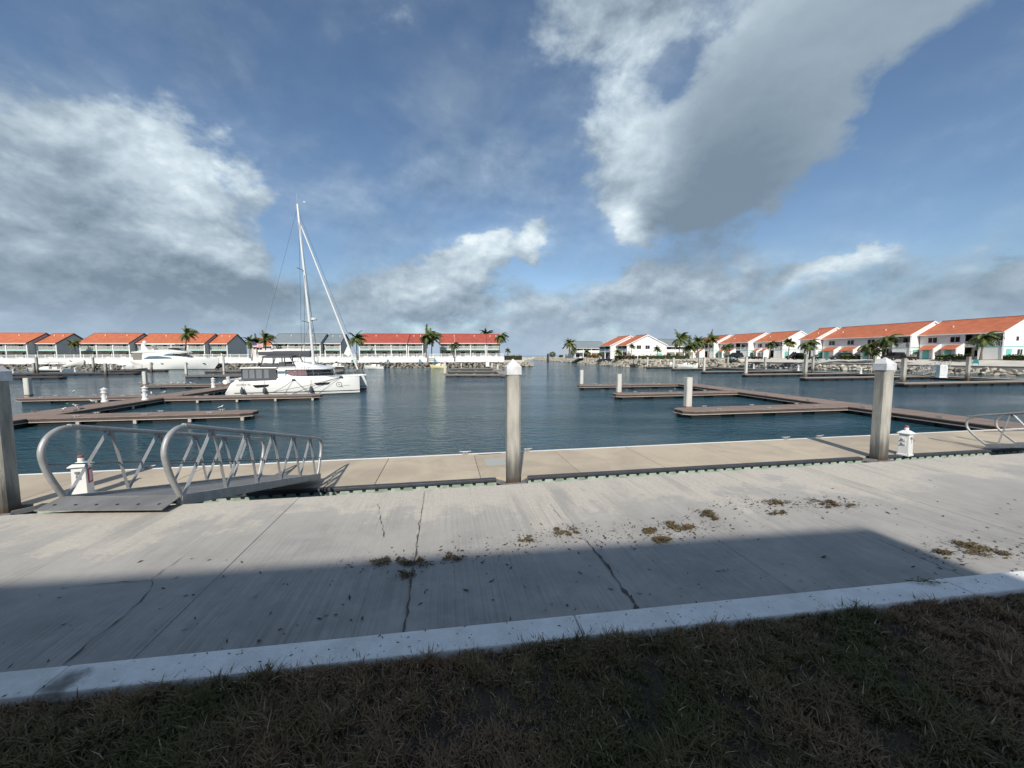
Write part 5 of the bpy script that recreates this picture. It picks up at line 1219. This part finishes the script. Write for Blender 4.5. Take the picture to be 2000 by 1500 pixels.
def house_right(s0, s1, fwd, label, near_gable=True, entries=2, D=13, ze=5.5, zr=8.5, gallery=True, detail=True):
    th = R(12); RD = Vector((-math.sin(th), math.cos(th), 0)); RNn = Vector((math.cos(th), math.sin(th), 0)); C0 = Vector((95.7, 75, .8))
    Wd = s1-s0; base = C0+RD*s1-RNn*fwd
    h = thing('row_house', label, 'house', base, math.atan2(-RD.y, -RD.x), 'orange-roofed row houses behind the quay')
    # local x runs from the far end (0) to the near end (Wd); y inland
    gable_walls(h, Wd, D, ze, zr, STUCCO); ro = gable_roof(h, Wd, D, ze, zr, ROOFO, over=.6, side=.12, trim=STUCCO)
    X = lambda s: Wd-s
    gal = min(3.6, Wd*.3) if gallery else 0
    g1 = min(2.2, Wd*.16) if gallery else 0
    m0 = Wd-gal-g1
    MB().box(.2, m0, 0.0, .2, 0, ze-.02).build('front_wall', STUCCO, h)
    if gallery:
        MB().box(m0, Wd-.2, 2.2, 2.4, 0, ze+.6).build('front_wall', BEIGE, h)
        MB().box(m0+.02, Wd-.2, .2, 2.2, 2.5, 2.7).build('balcony_floor', STUCCO, h)
        MB().box(m0+g1, Wd-.2, 0, .19, 0, 2.72).build('screen_wall', STUCCO, h)
        MB().box(m0+g1-.02, m0+g1+.3, 0.0, .21, 2.73, ze-.1).build('post', STUCCO, h)
        br = MB().box(m0+.04, Wd-.22, .03, .1, 3.6, 3.7).build('balustrade', WHITE, h); bb = MB(); q = int((gal+g1)/.22)
        for j in range(q): bb.box(m0+.1+j*.22, m0+.16+j*.22, .04, .09, 2.75, 3.6)
        bb.build('balusters', WHITE, br, kind='stuff')
        window(h, Wd-gal+.6, Wd-.8, 2.8, 5.0, 2.2); window(h, m0+.4, m0+g1-.3, 3.0, 4.6, 2.2); window(h, m0+.4, m0+g1-.3, .5, 2.0, 2.2)
        MB().box(m0+g1+.05, Wd-.25, -.06, -.003, 2.5, 2.68).build('string_course', TEAL, h)
    # entries: lean-to porch, door, upper window
    if entries:
        ew = m0/entries
        for k in range(entries):
            x0 = k*ew+.25; x1 = (k+1)*ew-.15; pw = min(3.6, (x1-x0)*.8); xa = x1-pw
            MB().prism([(0, -2.0, 1.95), (0, -.005, 2.95), (0, -.005, 3.07), (0, -2.1, 2.05)], (xa-.05, 0, 0), (x1+.0, 0, 0)).build('porch_roof', ROOFO, h)
            MB().prism([(0, -2.2, 0), (0, -.004, 0), (0, -.004, 3.3), (0, -2.2, 2.2)], (x1+.003, 0, 0), (x1+.2, 0, 0)).build('porch_wall', STUCCO, h)
            MB().box(xa, x1, -1.3, -1.15, 0, 2.1).build('porch_front', STUCCO, h)
            d = MB().box(xa+.5, xa+1.6, -1.36, -1.303, .02, 1.98).build('door', TEAL, h); MB().box(xa+1.42, xa+1.5, -1.40, -1.365, .95, 1.05).build('handle', ALUD, d)
            window(h, xa+.5, xa+2.2, 3.5, 4.8, 0); 
            if xa-x0 > 1.2:
                MB().box(x0+.1, xa-.3, -.03, -.003, 2.9, 4.9).build('opening_shade_panel', DARKGLASS, h)  # flat dark panel painted as an opening's shade; the wall is uncut
                st_ = thing  # stair down from the upper floor
                MB().prism([(0, -.2, 2.8), (0, -.2, 2.3), (0, -2.9, 0), (0, -3.2, .0), (0, -3.2, .5)], (x0+.15, 0, 0), (x0+.3, 0, 0)).build('stair_wall', STUCCO, h)
    # near gable: string course, teal door, window
    MB().box(Wd+.003, Wd+.05, .05, D-.05, 2.5, 2.68).build('string_course', TEAL, h)
    dr = MB().box(Wd+.003, Wd+.06, .7, 2.2, .05, 2.1).build('door', TEAL, h); MB().box(Wd+.063, Wd+.10, 1.42, 1.48, .9, 1.2).build('handle', ALUD, dr)
    window(h, 3.6, 5.2, .9, 2.1, Wd, nrm='x')
    if detail: window(h, 3.0, 3.9, 3.6, 4.6, Wd, nrm='x')
    # vents, gutters, parapet
    for k in range(max(1, int(Wd/5))): MB().lathe([(.12, ze+1.2), (.12, ze+1.75)], c=(Wd*(k+.6)/max(1, int(Wd/5)), 2.8+(k % 2)*1.1), n=8).build('roof_vent', WHITE, h)
    MB().tube([(Wd-.1, -.15, ze-.35), (Wd-.1, -.1, .2)], .06, 6).build('downpipe', WHITE, h)
    return h
house_right(0, 13.2, 0, 'large orange-roofed house with white gable and teal door nearest the white utility cabinet', entries=2)
house_right(13.4, 33.5, 2.3, 'long orange-roofed house behind the parked dark vehicles, set forward of its neighbour', entries=3)
house_right(33.7, 38.5, 4.3, 'short orange-roofed house section at the end of the long house, shaded by a drooping palm', entries=0, gallery=True, detail=False)
house_right(48, 58.8, 0, 'orange-roofed house with big white gable and teal door behind the round fan palm', entries=2)
house_right(59, 72.5, 2.3, 'orange-roofed house with red porches in the middle of the far row', entries=2)
house_right(72.7, 84, 4.5, 'orange-roofed house at the far end of the row beside the palm grove', entries=2)
# white gable house on the point
def house_point(c, rz, Wd, D, ze, zr, roof, wall, label, wins=True):
    h = thing('waterside_house', label, 'house', c, rz, 'houses on the hedged point')
    gable_walls(h, Wd, D, ze, zr, wall); gable_roof(h, Wd, D, ze, zr, roof, over=.5, trim=TRIMD if roof is ROOFG else STUCCO)
    MB().box(.2, Wd-.2, 2.0, 2.2, 0, ze+.4).build('front_wall', BEIGE if roof is not ROOFG else STUCCO, h); MB().box(.2, Wd-.2, 0, 2, 2.4, 2.6).build('balcony_floor', STUCCO, h)
    n = max(2, int(Wd/4))
    for k in range(n+1): x = min(max(Wd*k/n, .15), Wd-.15); MB().box(x-.18, x+.18, -.1, .2, 0, ze-.1).build('post', STUCCO, h)
    for k in range(n):
        x0, x1 = Wd*k/n+.2, Wd*(k+1)/n-.2; MB().box(x0, x1, .0, .08, 2.62, 3.5).build('balcony_panel', STUCCO, h); window(h, x0+.5, x1-.5, 2.8, 4.4, 2.0); window(h, x0+.5, x1-.5, .2, 2.0, 2.0)
    MB().box(Wd+.003, Wd+.05, .05, D-.05, 2.45, 2.62).build('string_course', STUCCOG, h)
    if wins:
        for y in (4.2, 7.4): window(h, y-.85, y+.85, 3.3, 4.6, Wd, nrm='x', frame=STUCCOG)
        MB().box(Wd+.003, Wd+.06, D-3.4, D-1.6, .05, 1.9).build('shutter_door', TEAL, h)
    else:
        for y in (2.5, 3.7, 4.9): window(h, y-.3, y+.3, 3.0, 4.4, Wd, nrm='x', frame=STUCCO)
    return h
c1 = PD(1225, 692, 128); c1.z = .55
th = R(12); RD = Vector((-math.sin(th), math.cos(th), 0))
def place_near(cn, Wd): return cn+RD*Wd
house_point(place_near(c1, 7), math.atan2(-RD.y, -RD.x), 7, 14.5, 4.7, 8.0, ROOFO, STUCCO, 'white gable house with two square windows behind the green hedge on the point')
c2 = c1+RD*7.2-Vector((math.cos(th), math.sin(th), 0))*2.4
house_point(place_near(c2, 9), math.atan2(-RD.y, -RD.x), 9, 14.5, 4.7, 8.0, ROOFO, STUCCO, 'orange-roofed house section behind the white gable house, with shaded balconies', False)
gw = PD(1123, 692, 172); gw.z = .55
h = house_point(Vector((gw.x, gw.y, .55)), R(21), 17, 11, 4.6, 7.6, ROOFG, STUCCO, 'white house with grey roof at the tip of the hedged point', False)
# its seaward end faces us obliquely: add windows on that wall
for y in (2.2, 3.4, 4.6): window(h, y-.3, y+.3, 3.0, 4.4, 0, nrm='-x', frame=STUCCOG)
bw_ = PD(1300, 692, 150); house_point(Vector((bw_.x, bw_.y, .55)), R(9), 12, 11, 4.8, 7.6, ROOFG, STUCCO, 'grey-roofed white building half hidden behind the palm grove', False)

# ---- hedges
def hedge(line, wd, hgt, mat, label, z0, dens=22):
    c = (line[0]+line[-1])/2; o = thing('hedge', label, 'hedge', (c.x, c.y, z0), 0, 'clipped hedges on the shores'); m = MB(); k = MB(); rnd = random.Random(int(c.x*10))
    for a, b in zip(line, line[1:]):
        d = b-a; L = d.length; e = d.normalized(); nn = Vector((-e.y, e.x, 0))
        for j in range(int(L*dens)):
            s = rnd.uniform(0, L); v = rnd.random(); t = rnd.uniform(-1, 1); p = a+e*s-c
            hh = hgt*(1+.22*mnoise.noise(Vector((s*.5, c.x, 0)))+.12*mnoise.noise(Vector((s*2, c.y, 0))))
            f = rnd.random()
            q = Vector((p.x, p.y, 0))+nn*(t*wd/2 if f < .4 else math.copysign(wd/2, rnd.random()-.7))+Vector((0, 0, hh*(1 if f < .4 else v)+rnd.gauss(0, .06)))
            ax = Vector((rnd.gauss(0, 1), rnd.gauss(0, 1), rnd.gauss(0, 1))).normalized(); bx = ax.cross(Vector((rnd.gauss(0, 1), rnd.gauss(0, 1), rnd.gauss(0, 1)))).normalized(); sz = rnd.uniform(.12, .26)
            m.quad(q-ax*sz, q+bx*sz*.5, q+ax*sz, q-bx*sz*.5)
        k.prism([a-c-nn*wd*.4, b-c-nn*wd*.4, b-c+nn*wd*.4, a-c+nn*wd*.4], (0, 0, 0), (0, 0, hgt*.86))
    m.build('leaves', mat, o); k.build('shade_core', material('hedge_inside', (.022, .028, .010), 1.0), o)  # solid dark core block stands in for the shade inside the hedge
HZ = .5
hedge([Vector((39.5, 120, 0)), Vector((55, 119.5, 0))], 1.6, 1.35, HEDGE, 'green clipped hedge in front of the white gable house', HZ)
hedge([Vector((37, 128, 0)), Vector((38.7, 120.3, 0))], 1.5, 1.3, HEDGER, 'russet hedge at the corner of the rocky point', HZ)
hedge([Vector((36.2, 152, 0)), Vector((36.9, 128.5, 0))], 1.6, 1.4, HEDGE, 'green hedge along the shaded balcony house on the point', HZ)
hedge([Vector((35, 196, 0)), Vector((36, 153, 0))], 1.8, 1.5, HEDGER, 'reddish hedge below the grey-roofed white house', HZ)
hedge([Vector((30, 240, 0)), Vector((34.6, 198, 0))], 1.8, 1.5, HEDGE, 'dark green hedge tapering out to the tip of the point', HZ)
hedge([LQ(WL_+.6, 4.5, 0), LQ(WL_+6, 6, 0)], 2.2, 1.7, HEDGER, 'rusty brown hedge at the end of the white wall', .3)
for px, Y, wdt, l in ((1655, 93, 5, 'low shrub row beside the parked golf cart'), (1860, 79, 5, 'dark shrub row below the stair of the large gable house'), (1985, 72, 3, 'shrub beside the barred window of the large gable house'), (1560, 100, 3, 'shrub beside the teal door behind the fan palm')):
    c = PD(px, 700, Y); c.z = 0; hedge([c-RD*wdt*.5, c+RD*wdt*.5], 1.3, 1.0, HEDGE, l, .7, 60)

# ---- palms
def palm_crown(seed, n=20, L=2.6, droop=1.0, wind=.35, fan=False):
    rnd = random.Random(seed); m = MB()
    for k in range(n):
        az = 2*math.pi*k/n*2.4+rnd.uniform(-.3, .3); el = rnd.uniform(-.65, 1.2); l = L*rnd.uniform(.75, 1.1)
        d = Vector((math.cos(az)*math.cos(el), math.sin(az)*math.cos(el), math.sin(el)))
        p = Vector((0, 0, 0)); pts = [p.copy()]; dd = d.copy()
        for j in range(6):
            dd = (dd+Vector((wind*.16, 0, -.20*droop*(.5+j*.18)))).normalized(); p = p+dd*l/6; pts.append(p.copy())
        m.tube(pts, [.03, .028, .024, .02, .015, .01, .006], 3, False)
        for j in range(1, 7):
            t = (pts[j]-pts[j-1]).normalized(); sd_ = t.cross(Vector((0, 0, 1)));
            if sd_.length < .05: sd_ = Vector((1, 0, 0))
            sd_.normalize()
            for q in range(3):
                c = pts[j-1].lerp(pts[j], q/3); ll = L*.26*(1.05-.75*abs((j+q/3)/7-.4)*1.5)
                for s in (-1, 1):
                    e = c+sd_*s*ll*rnd.uniform(.7, 1)+t*ll*.55+Vector((wind*.12, 0, -ll*rnd.uniform(.35, .75))); wv = t*.085
                    m.quad(c-wv, c+wv, e)
    me_o = m.build('crown', FROND); me = me_o.data; bpy.data.objects.remove(me_o); return me
CROWNS = [palm_crown(k, 36, 2.1, 1.15, .6) for k in range(3)]+[palm_crown(8, 26, 2.1, 1.6, 1.0), palm_crown(9, 40, 1.35, .8, .2)]
def palm(px, Y, ptop, z0, label, var, sc=1., lean=.3, crown=None, mat=None, grp='coconut palms around the harbour', pyb=None, nt=1, trunk=.16):
    b = PD(px, 695, Y); b.z = z0; top = PD(px, ptop, Y).z; r = 2.0*sc
    H = max(1.5, top-z0-r*.75)
    o = thing('palm_tree', label, 'palm', b, 0, grp)
    rnd = random.Random(int(px*3)); dx, dy = lean*H*.25*rnd.uniform(.4, 1.2), rnd.uniform(-.08, .08)*H
    pts = [(0, 0, -.1), (dx*.1, dy*.1, H*.3), (dx*.45, dy*.4, H*.65), (dx, dy, H)]
    fine = [Vector(pts[0]).lerp(Vector(pts[1]), .5)] ; path = [Vector(p) for p in pts]
    m = MB(); m.tube(path, [trunk*1.5, trunk, trunk*.85, trunk*.75], 7); m.build('trunk', TRUNK, o, smooth=True)
    me = CROWNS[var].copy() if mat else CROWNS[var]
    if mat: me.materials.clear(); me.materials.append(mat)
    c = bpy.data.objects.new('crown', me); COL.objects.link(c); c.parent = o; c.location = (dx, dy, H); c.scale = (sc*1.25, sc*1.25, sc*1.2); c.rotation_euler = (0, 0, rnd.uniform(-.5, .5))
    mm = MB()
    for k in range(5):
        a = k*1.26; mm.lathe([(.02, -.3), (.11, -.2), (.12, -.1), (.03, 0)], c=(.14*math.cos(a), .14*math.sin(a)), n=6)
    oo = mm.build('coconuts', material('coconut_husk', (.16, .11, .04), .8), o); oo.location = (dx, dy, H)
    return o
PLM = [(362, 111, 640, TZ, 'tall coconut palm standing between the motor yacht and the orange-roofed house', 0, 1.15), (139, 112, 659, TZ, 'thinner palm of the twin pair against the grey gable', 4, 1.0), (148, 113, 661, TZ, 'fuller palm of the twin pair against the grey gable', 4, 1.0),
       (488, 113, 656, TZ, 'windswept palm of the thicket closest to the orange-roofed house', 1, 1.1), (502, 116, 658, TZ, 'lowest middle palm of the thicket beside the grey roof', 2, 1.0), (519, 115, 650, TZ, 'bushy palm of the thicket touching the grey-roofed house', 0, 1.2), (697, 116, 648, TZ, 'palm between the grey-roofed and the red-roofed house', 1, 1.3),
       (832, 117, 642, TZ, 'taller palm of the pair between the two red-roofed houses', 2, 1.3), (843, 120, 646, TZ, 'fuller palm of the pair between the two red-roofed houses', 0, 1.4), (886, 118, 664, TZ, 'small palm in front of the red balconies beside the flagpole', 3, .9),
       (946, 142, 642, TZ, 'palm crown rising from behind the last red roof', 1, 1.3), (975, 122, 645, TZ, 'windswept palm at the corner of the last red-roofed house', 3, 1.2), (992, 128, 678, .35, 'tiny round palm on the rusty hedge at the wall end', 4, .75),
       (1111, 168, 661, .55, 'yellowish palm at the tip of the hedged point', 1, 1.3), (1119, 160, 678, .55, 'lower palm beside the yellowish one on the point', 0, .9), (1146, 150, 680, .55, 'short bushy palm before the grey-roofed white house', 4, 1.0), (1207, 128, 679, .55, 'young palm before the shaded balconies on the point', 4, 1.0), (1232, 124, 669, .55, 'slim young palm at the corner of the white gable house', 4, .8), (1283, 123, 673, .55, 'young palm before the white gable wall beside the square windows', 4, .95),
       (1326, 128, 648, .55, 'tallest palm of the grove beside the white gable house', 0, 1.5), (1345, 124, 663, .55, 'dense low palm in the middle of the grove', 2, 1.3), (1362, 126, 656, .55, 'palm of the grove leaning over the thin grey pile', 1, 1.2), (1384, 130, 650, .55, 'palm of the grove touching the far end house', 2, 1.2), (1172, 140, 686, .55, 'low shrubby palm in front of the balconied house on the point', 4, .8),
       (1419, 122, 667, .8, 'small palm before the far end house porches', 3, .9), (1503, 106, 662, .8, 'small palm between the red porches and the fan palm', 3, .8), (1540, 99, 655, .8, 'round headed fan palm before the big white gable', 4, 1.15), (1577, 96, 657, .8, 'sparse wispy palm before the big white gable', 3, 1.1), (1697, 88, 660, .8, 'drooping palm on the far side of the pair before the long house', 3, 1.1), (1729, 85, 646, .8, 'drooping windswept palm above the parked dark car', 3, 1.15), (1916, 74, 640, .8, 'leaning palm cluster before the open gallery of the large gable house', 3, 1.1), (1705, 90, 676, .8, 'low palm filling the gap under the drooping pair', 3, .8)]
for px, Y, pt, z0, l, v, sc in PLM:
    palm(px, Y, pt, z0, l+' ' if False else (l if 'palm' in l.split() else l), v, sc, mat=FRONDY if px in (1111, 1119, 1540, 992, 139, 148) else None, lean=.35 if px not in (1540, 992) else .02, trunk=.16 if v != 4 else .11)
tre = PD(1079, 693, 262); o = thing('shrub', 'lone round bush on the rocks beside the dark channel marker', 'shrub', (tre.x, tre.y, .5))
m = MB(); rb = random.Random(5)
for k in range(500):
    v = Vector((rb.gauss(0, 1), rb.gauss(0, 1), rb.gauss(0, 1))).normalized()*rb.uniform(.7, 1.05); q = Vector((v.x*2.2, v.y*2, 1.9+v.z*1.9)); a = Vector((rb.gauss(0, 1), rb.gauss(0, 1), rb.gauss(0, 1))).normalized(); b = a.orthogonal().normalized(); m.quad(q-a*.35, q+b*.2, q+a*.35, q-b*.2)
m.build('crown', HEDGE, o); MB().tube([(0, 0, -.3), (.1, 0, 2)], .15, 6).build('trunk', TRUNK, o)
mk = P(1070, 707, ZW); o = thing('channel_marker', 'dark channel marker post off the tip of the rocky point', 'marker', mk)
MB().tube([(0, 0, -1), (0, 0, 4.2)], .5, 8).build('post', BLACK, o); MB().lathe([(.5, 4.2), (.3, 4.6), (.05, 4.7)], n=8).build('cap', BLACK, o)
fp = PD(888.5, 690, 119); o = thing('flagpole', 'thin white flagpole before the last red-roofed house', 'pole', (fp.x, fp.y, TZ)); MB().tube([(0, 0, 0), (0, 0, 6.0)], [.07, .04], 6).build('pole', WHITE, o); MB().lathe([(.02, 6), (.09, 6.08), (.02, 6.16)], n=6).build('finial', WHITE, o)

# ---- vehicles and small things on the quay
TYRE = material('tyre', (.02, .02, .02), .8); CARD = material('dark_car_paint', (.012, .013, .016), .25, coat=.6); CARR = material('maroon_car_paint', (.05, .014, .014), .3, coat=.5)
def wheels(o, xs, ys, r, w):
    for x in xs:
        for y in ys:
            t = MB(); t.tube([(x, y-w/2, r), (x, y+w/2, r)], r, 14); q = t.build('wheel', TYRE, o); MB().tube([(x, y-w/2-.012, r), (x, y+w/2+.012, r)], r*.58, 10).build('rim', ALUD, q)
def suv(px, Y, label, paint, rz=None, z0=.55):
    p = PD(px, 702, Y); p.z = z0; o = thing('parked_car', label, 'car', p, math.atan2(RD.y, RD.x)+(rz or 0), 'vehicles parked along the quay road')
    sec = [(-2.3, .55, .95), (-2.25, .35, 1.05), (-1.2, .32, 1.08), (1.1, .32, 1.05), (2.15, .36, .98), (2.3, .5, .85)]
    m = MB(); m.grid([[(x, -.92, z0_), (x, -.95, (z0_+z1)/2), (x, -.88, z1), (x, .88, z1), (x, .95, (z0_+z1)/2), (x, .92, z0_)] for x, z0_, z1 in sec], True, True); m.build('body', paint, o, smooth=True)
    m = MB(); m.grid([[(-2.2, -.86, 1.05), (1.15, -.86, 1.05), (1.15, .86, 1.05), (-2.2, .86, 1.05)], [(-1.95, -.72, 1.70), (.35, -.72, 1.72), (.35, .72, 1.72), (-1.95, .72, 1.70)]], True, True); m.build('cabin_glass', DARKGLASS, o)
    m = MB(); m.box(-1.98, .38, -.73, .73, 1.722, 1.79); m.build('roof', paint, o, bevel=.03)
    for s in (-1, 1):
        MB().prism([(-.55, s*.80, 1.06), (-.43, s*.80, 1.06), (-.43, s*.735, 1.71), (-.55, s*.735, 1.71)], (0, -.02, 0), (0, .02, 0)).build('pillar', paint, o)
        MB().box(2.22, 2.30, s*.55-.2, s*.55+.2, .70, .86).build('headlight', CAPW, o); MB().box(-2.33, -2.27, s*.7-.14, s*.7+.14, .75, 1.0).build('tail_light', material('tail_red', (.3, .02, .02), .3), o)
    wheels(o, (-1.4, 1.4), (-.82, .82), .36, .24); return o
def cart(px, Y, label, paint, z0=.6, rz=0, cache={}):
    p = PD(px, 702, Y); p.z = z0
    o = thing('golf_cart', label, 'golf cart', p, math.atan2(RD.y, RD.x)+rz, 'golf carts parked along the quay road')
    m = MB(); m.prism([(-1.2, 0, .3), (-1.2, 0, .72), (-.3, 0, .72), (-.2, 0, .38), (.5, 0, .38), (.65, 0, .85), (1.15, 0, .72), (1.25, 0, .35), (1.2, 0, .28)], (0, -.6, 0), (0, .6, 0)); m.build('body', paint, o, bevel=.03)
    for x in (-.55,): MB().box(x-.25, x+.25, -.55, .55, .73, .85).build('seat', material('cart_seat', (.35, .30, .24), .8), o); MB().box(x-.3, x-.2, -.55, .55, .86, 1.25).build('backrest', material('cart_seat', (.35, .30, .24), .8), o)
    MB().box(-1.15, .75, -.62, .62, 1.86, 1.93).build('roof', material('cart_roof', (.55, .52, .48), .5), o, bevel=.02)
    for x, xt in ((-1.05, -1.0), (.72, .55)):
        for y in (-.55, .55): MB().tube([(x, y, .7), (xt, y, 1.87)], .022, 5).build('roof_post', BLACK, o)
    wheels(o, (-.8, .8), (-.5, .5), .25, .2); MB().lathe([(.15, 1.02), (.15, 1.04)], c=(.3, -.25), n=10).build('steering_wheel', BLACK, o)
    return o
suv(1745, 84, 'black sport utility vehicle parked before the long orange-roofed house', CARD, R(90))
suv(1641, 95, 'dark car parked under the shrub row behind the capped pile', CARD, R(60))
suv(1553, 101, 'dark car parked before the big white gable and fan palm', CARD, R(95))
suv(1434, 116, 'dark pickup sized car in the garage opening of the middle far house', CARD, R(80), .75)
cart(1779, 82, 'golf cart with pale roof next to the black sport utility vehicle', CARR, rz=R(100))
cart(1466, 110, 'maroon golf cart before the red porches, the one farther from the teal door', CARR, rz=R(80))
cart(1480, 109, 'maroon golf cart before the red porches, the one closer to the round fan palm', CARR, rz=R(95))
cart(1589, 97, 'dark golf cart beside the wispy palm', CARD, rz=R(85))
for px, py, z, rz, l in ((1905, 713, -.05, 2.3, 'turquoise chair on the quay by the tall pile beside the cabinet'), (1616, 707, -.1, 2.0, 'turquoise chair on the quay between the piles and the capped pile'), (1594, 707, -.1, 2.0, 'turquoise chair on the quay by the far narrow gangway'), (1437, 703, .1, 2.0, 'turquoise chair on the quay above the white speedboat bow')):
    deck_chair(P(px, py, z), rz, l)
for px, l in ((644, 'turquoise chair at the foot of the white wall behind the catamaran foredeck'), (705, 'turquoise chair at the foot of the white wall beyond the furled jib'), (766, 'turquoise chair at the foot of the white wall above the console boat'), (824, 'turquoise chair by the stair gap in the white wall, on the catamaran side'), (852, 'turquoise chair by the stair gap in the white wall, behind the yellow boat'), (87, 'turquoise chair at the foot of the white wall behind the speedboat arch'), (143, 'turquoise chair at the foot of the white wall behind the raised boat')):
    p = P(px, 708.5, -.35); s = (p-WA).dot(WE); deck_chair(LQ(s, -.75, -.25), R(180)+math.atan2(WE.y, WE.x)+random.uniform(-.4, .4), l)
# tea tables and parasol-like shade by the golf carts
# ---- the house behind the photographer, whose eave throws the near shade
def own_house():
    tanE = math.tan(SUN_EL); sh = Vector((-sd.x, -sd.y, 0))/math.cos(SUN_EL)/tanE     # ground offset of a shadow per metre of height
    ez = 5.4
    c = P(1690, 1030, 0)-sh*ez; a = P(130, 1132, 0)-sh*ez
    d = (a-c); d.z = 0; d.normalize(); nn = Vector((-d.y, d.x, 0));  nn = nn if nn.y < 0 else -nn
    h = thing('row_house', 'white house with orange roof and upper balcony behind the lawn, shading the grass', 'house', (c.x, c.y, 0), 0, 'row houses above the white wall')
    h['group'] = 'houses on our side'
    Wd = 26; D = 11; sl = .25
    def V(x, y, z): q = c+d*x+nn*y; return Vector((q.x, q.y, z))
    yr = D/2
    def pr(name, mat, poly, x0, x1, parent=h): return MB().prism([V(0, y, z) for y, z in poly], d*x0, d*x1).build(name, mat, parent, world=True)
    ro = pr('roof', ROOFO, [(0, ez), (yr, ez+yr*sl), (yr, ez+yr*sl-.16), (0, ez-.16)], 0, Wd); pr('roof_slope', ROOFO, [(yr+.003, ez+yr*sl), (D, ez), (D, ez-.16), (yr+.003, ez+yr*sl-.16)], 0, Wd, ro)
    pr('end_wall', STUCCO, [(2.4, .05), (D-.5, .05), (D-.5, ez-.1), (yr, ez+yr*sl-.18), (2.4, ez+2.4*sl-.18)], .5, .7); pr('end_wall', STUCCO, [(2.4, .05), (D-.5, .05), (D-.5, ez-.1), (yr, ez+yr*sl-.18), (2.4, ez+2.4*sl-.18)], Wd-.7, Wd-.5)
    pr('front_wall', STUCCO, [(2.4, .05), (2.6, .05), (2.6, ez+.3), (2.4, ez+.3)], .7, Wd-.7); pr('rear_wall', STUCCO, [(D-.7, .05), (D-.5, .05), (D-.5, ez-.1), (D-.7, ez-.1)], .7, Wd-.7)
    pr('balcony_floor', STUCCO, [(.5, 2.5), (2.39, 2.5), (2.39, 2.7), (.5, 2.7)], .5, Wd-.5)
    for k in range(7):
        x = .6+k*(Wd-1.2)/6; pr('post', WHITE, [(.5, .05), (.7, .05), (.7, ez-.16), (.5, ez-.16)], x-.1, x+.1)
        if k < 6:
            x2 = x+2.1; w = pr('window', WHITE, [(2.33, .3), (2.397, .3), (2.397, 2.2), (2.33, 2.2)], x2-1, x2+1); pr('pane', DARKGLASS, [(2.3, .4), (2.327, .4), (2.327, 2.1), (2.3, 2.1)], x2-.9, x2+.9, w)
            w = pr('window', WHITE, [(2.33, 2.9), (2.397, 2.9), (2.397, 4.8), (2.33, 4.8)], x2-1, x2+1); pr('pane', DARKGLASS, [(2.3, 3), (2.327, 3), (2.327, 4.7), (2.3, 4.7)], x2-.9, x2+.9, w)
            pr('balustrade', WHITE, [(.55, 3.5), (.63, 3.5), (.63, 3.6), (.55, 3.6)], x+.1, x+(Wd-1.2)/6-.1)
own_house()
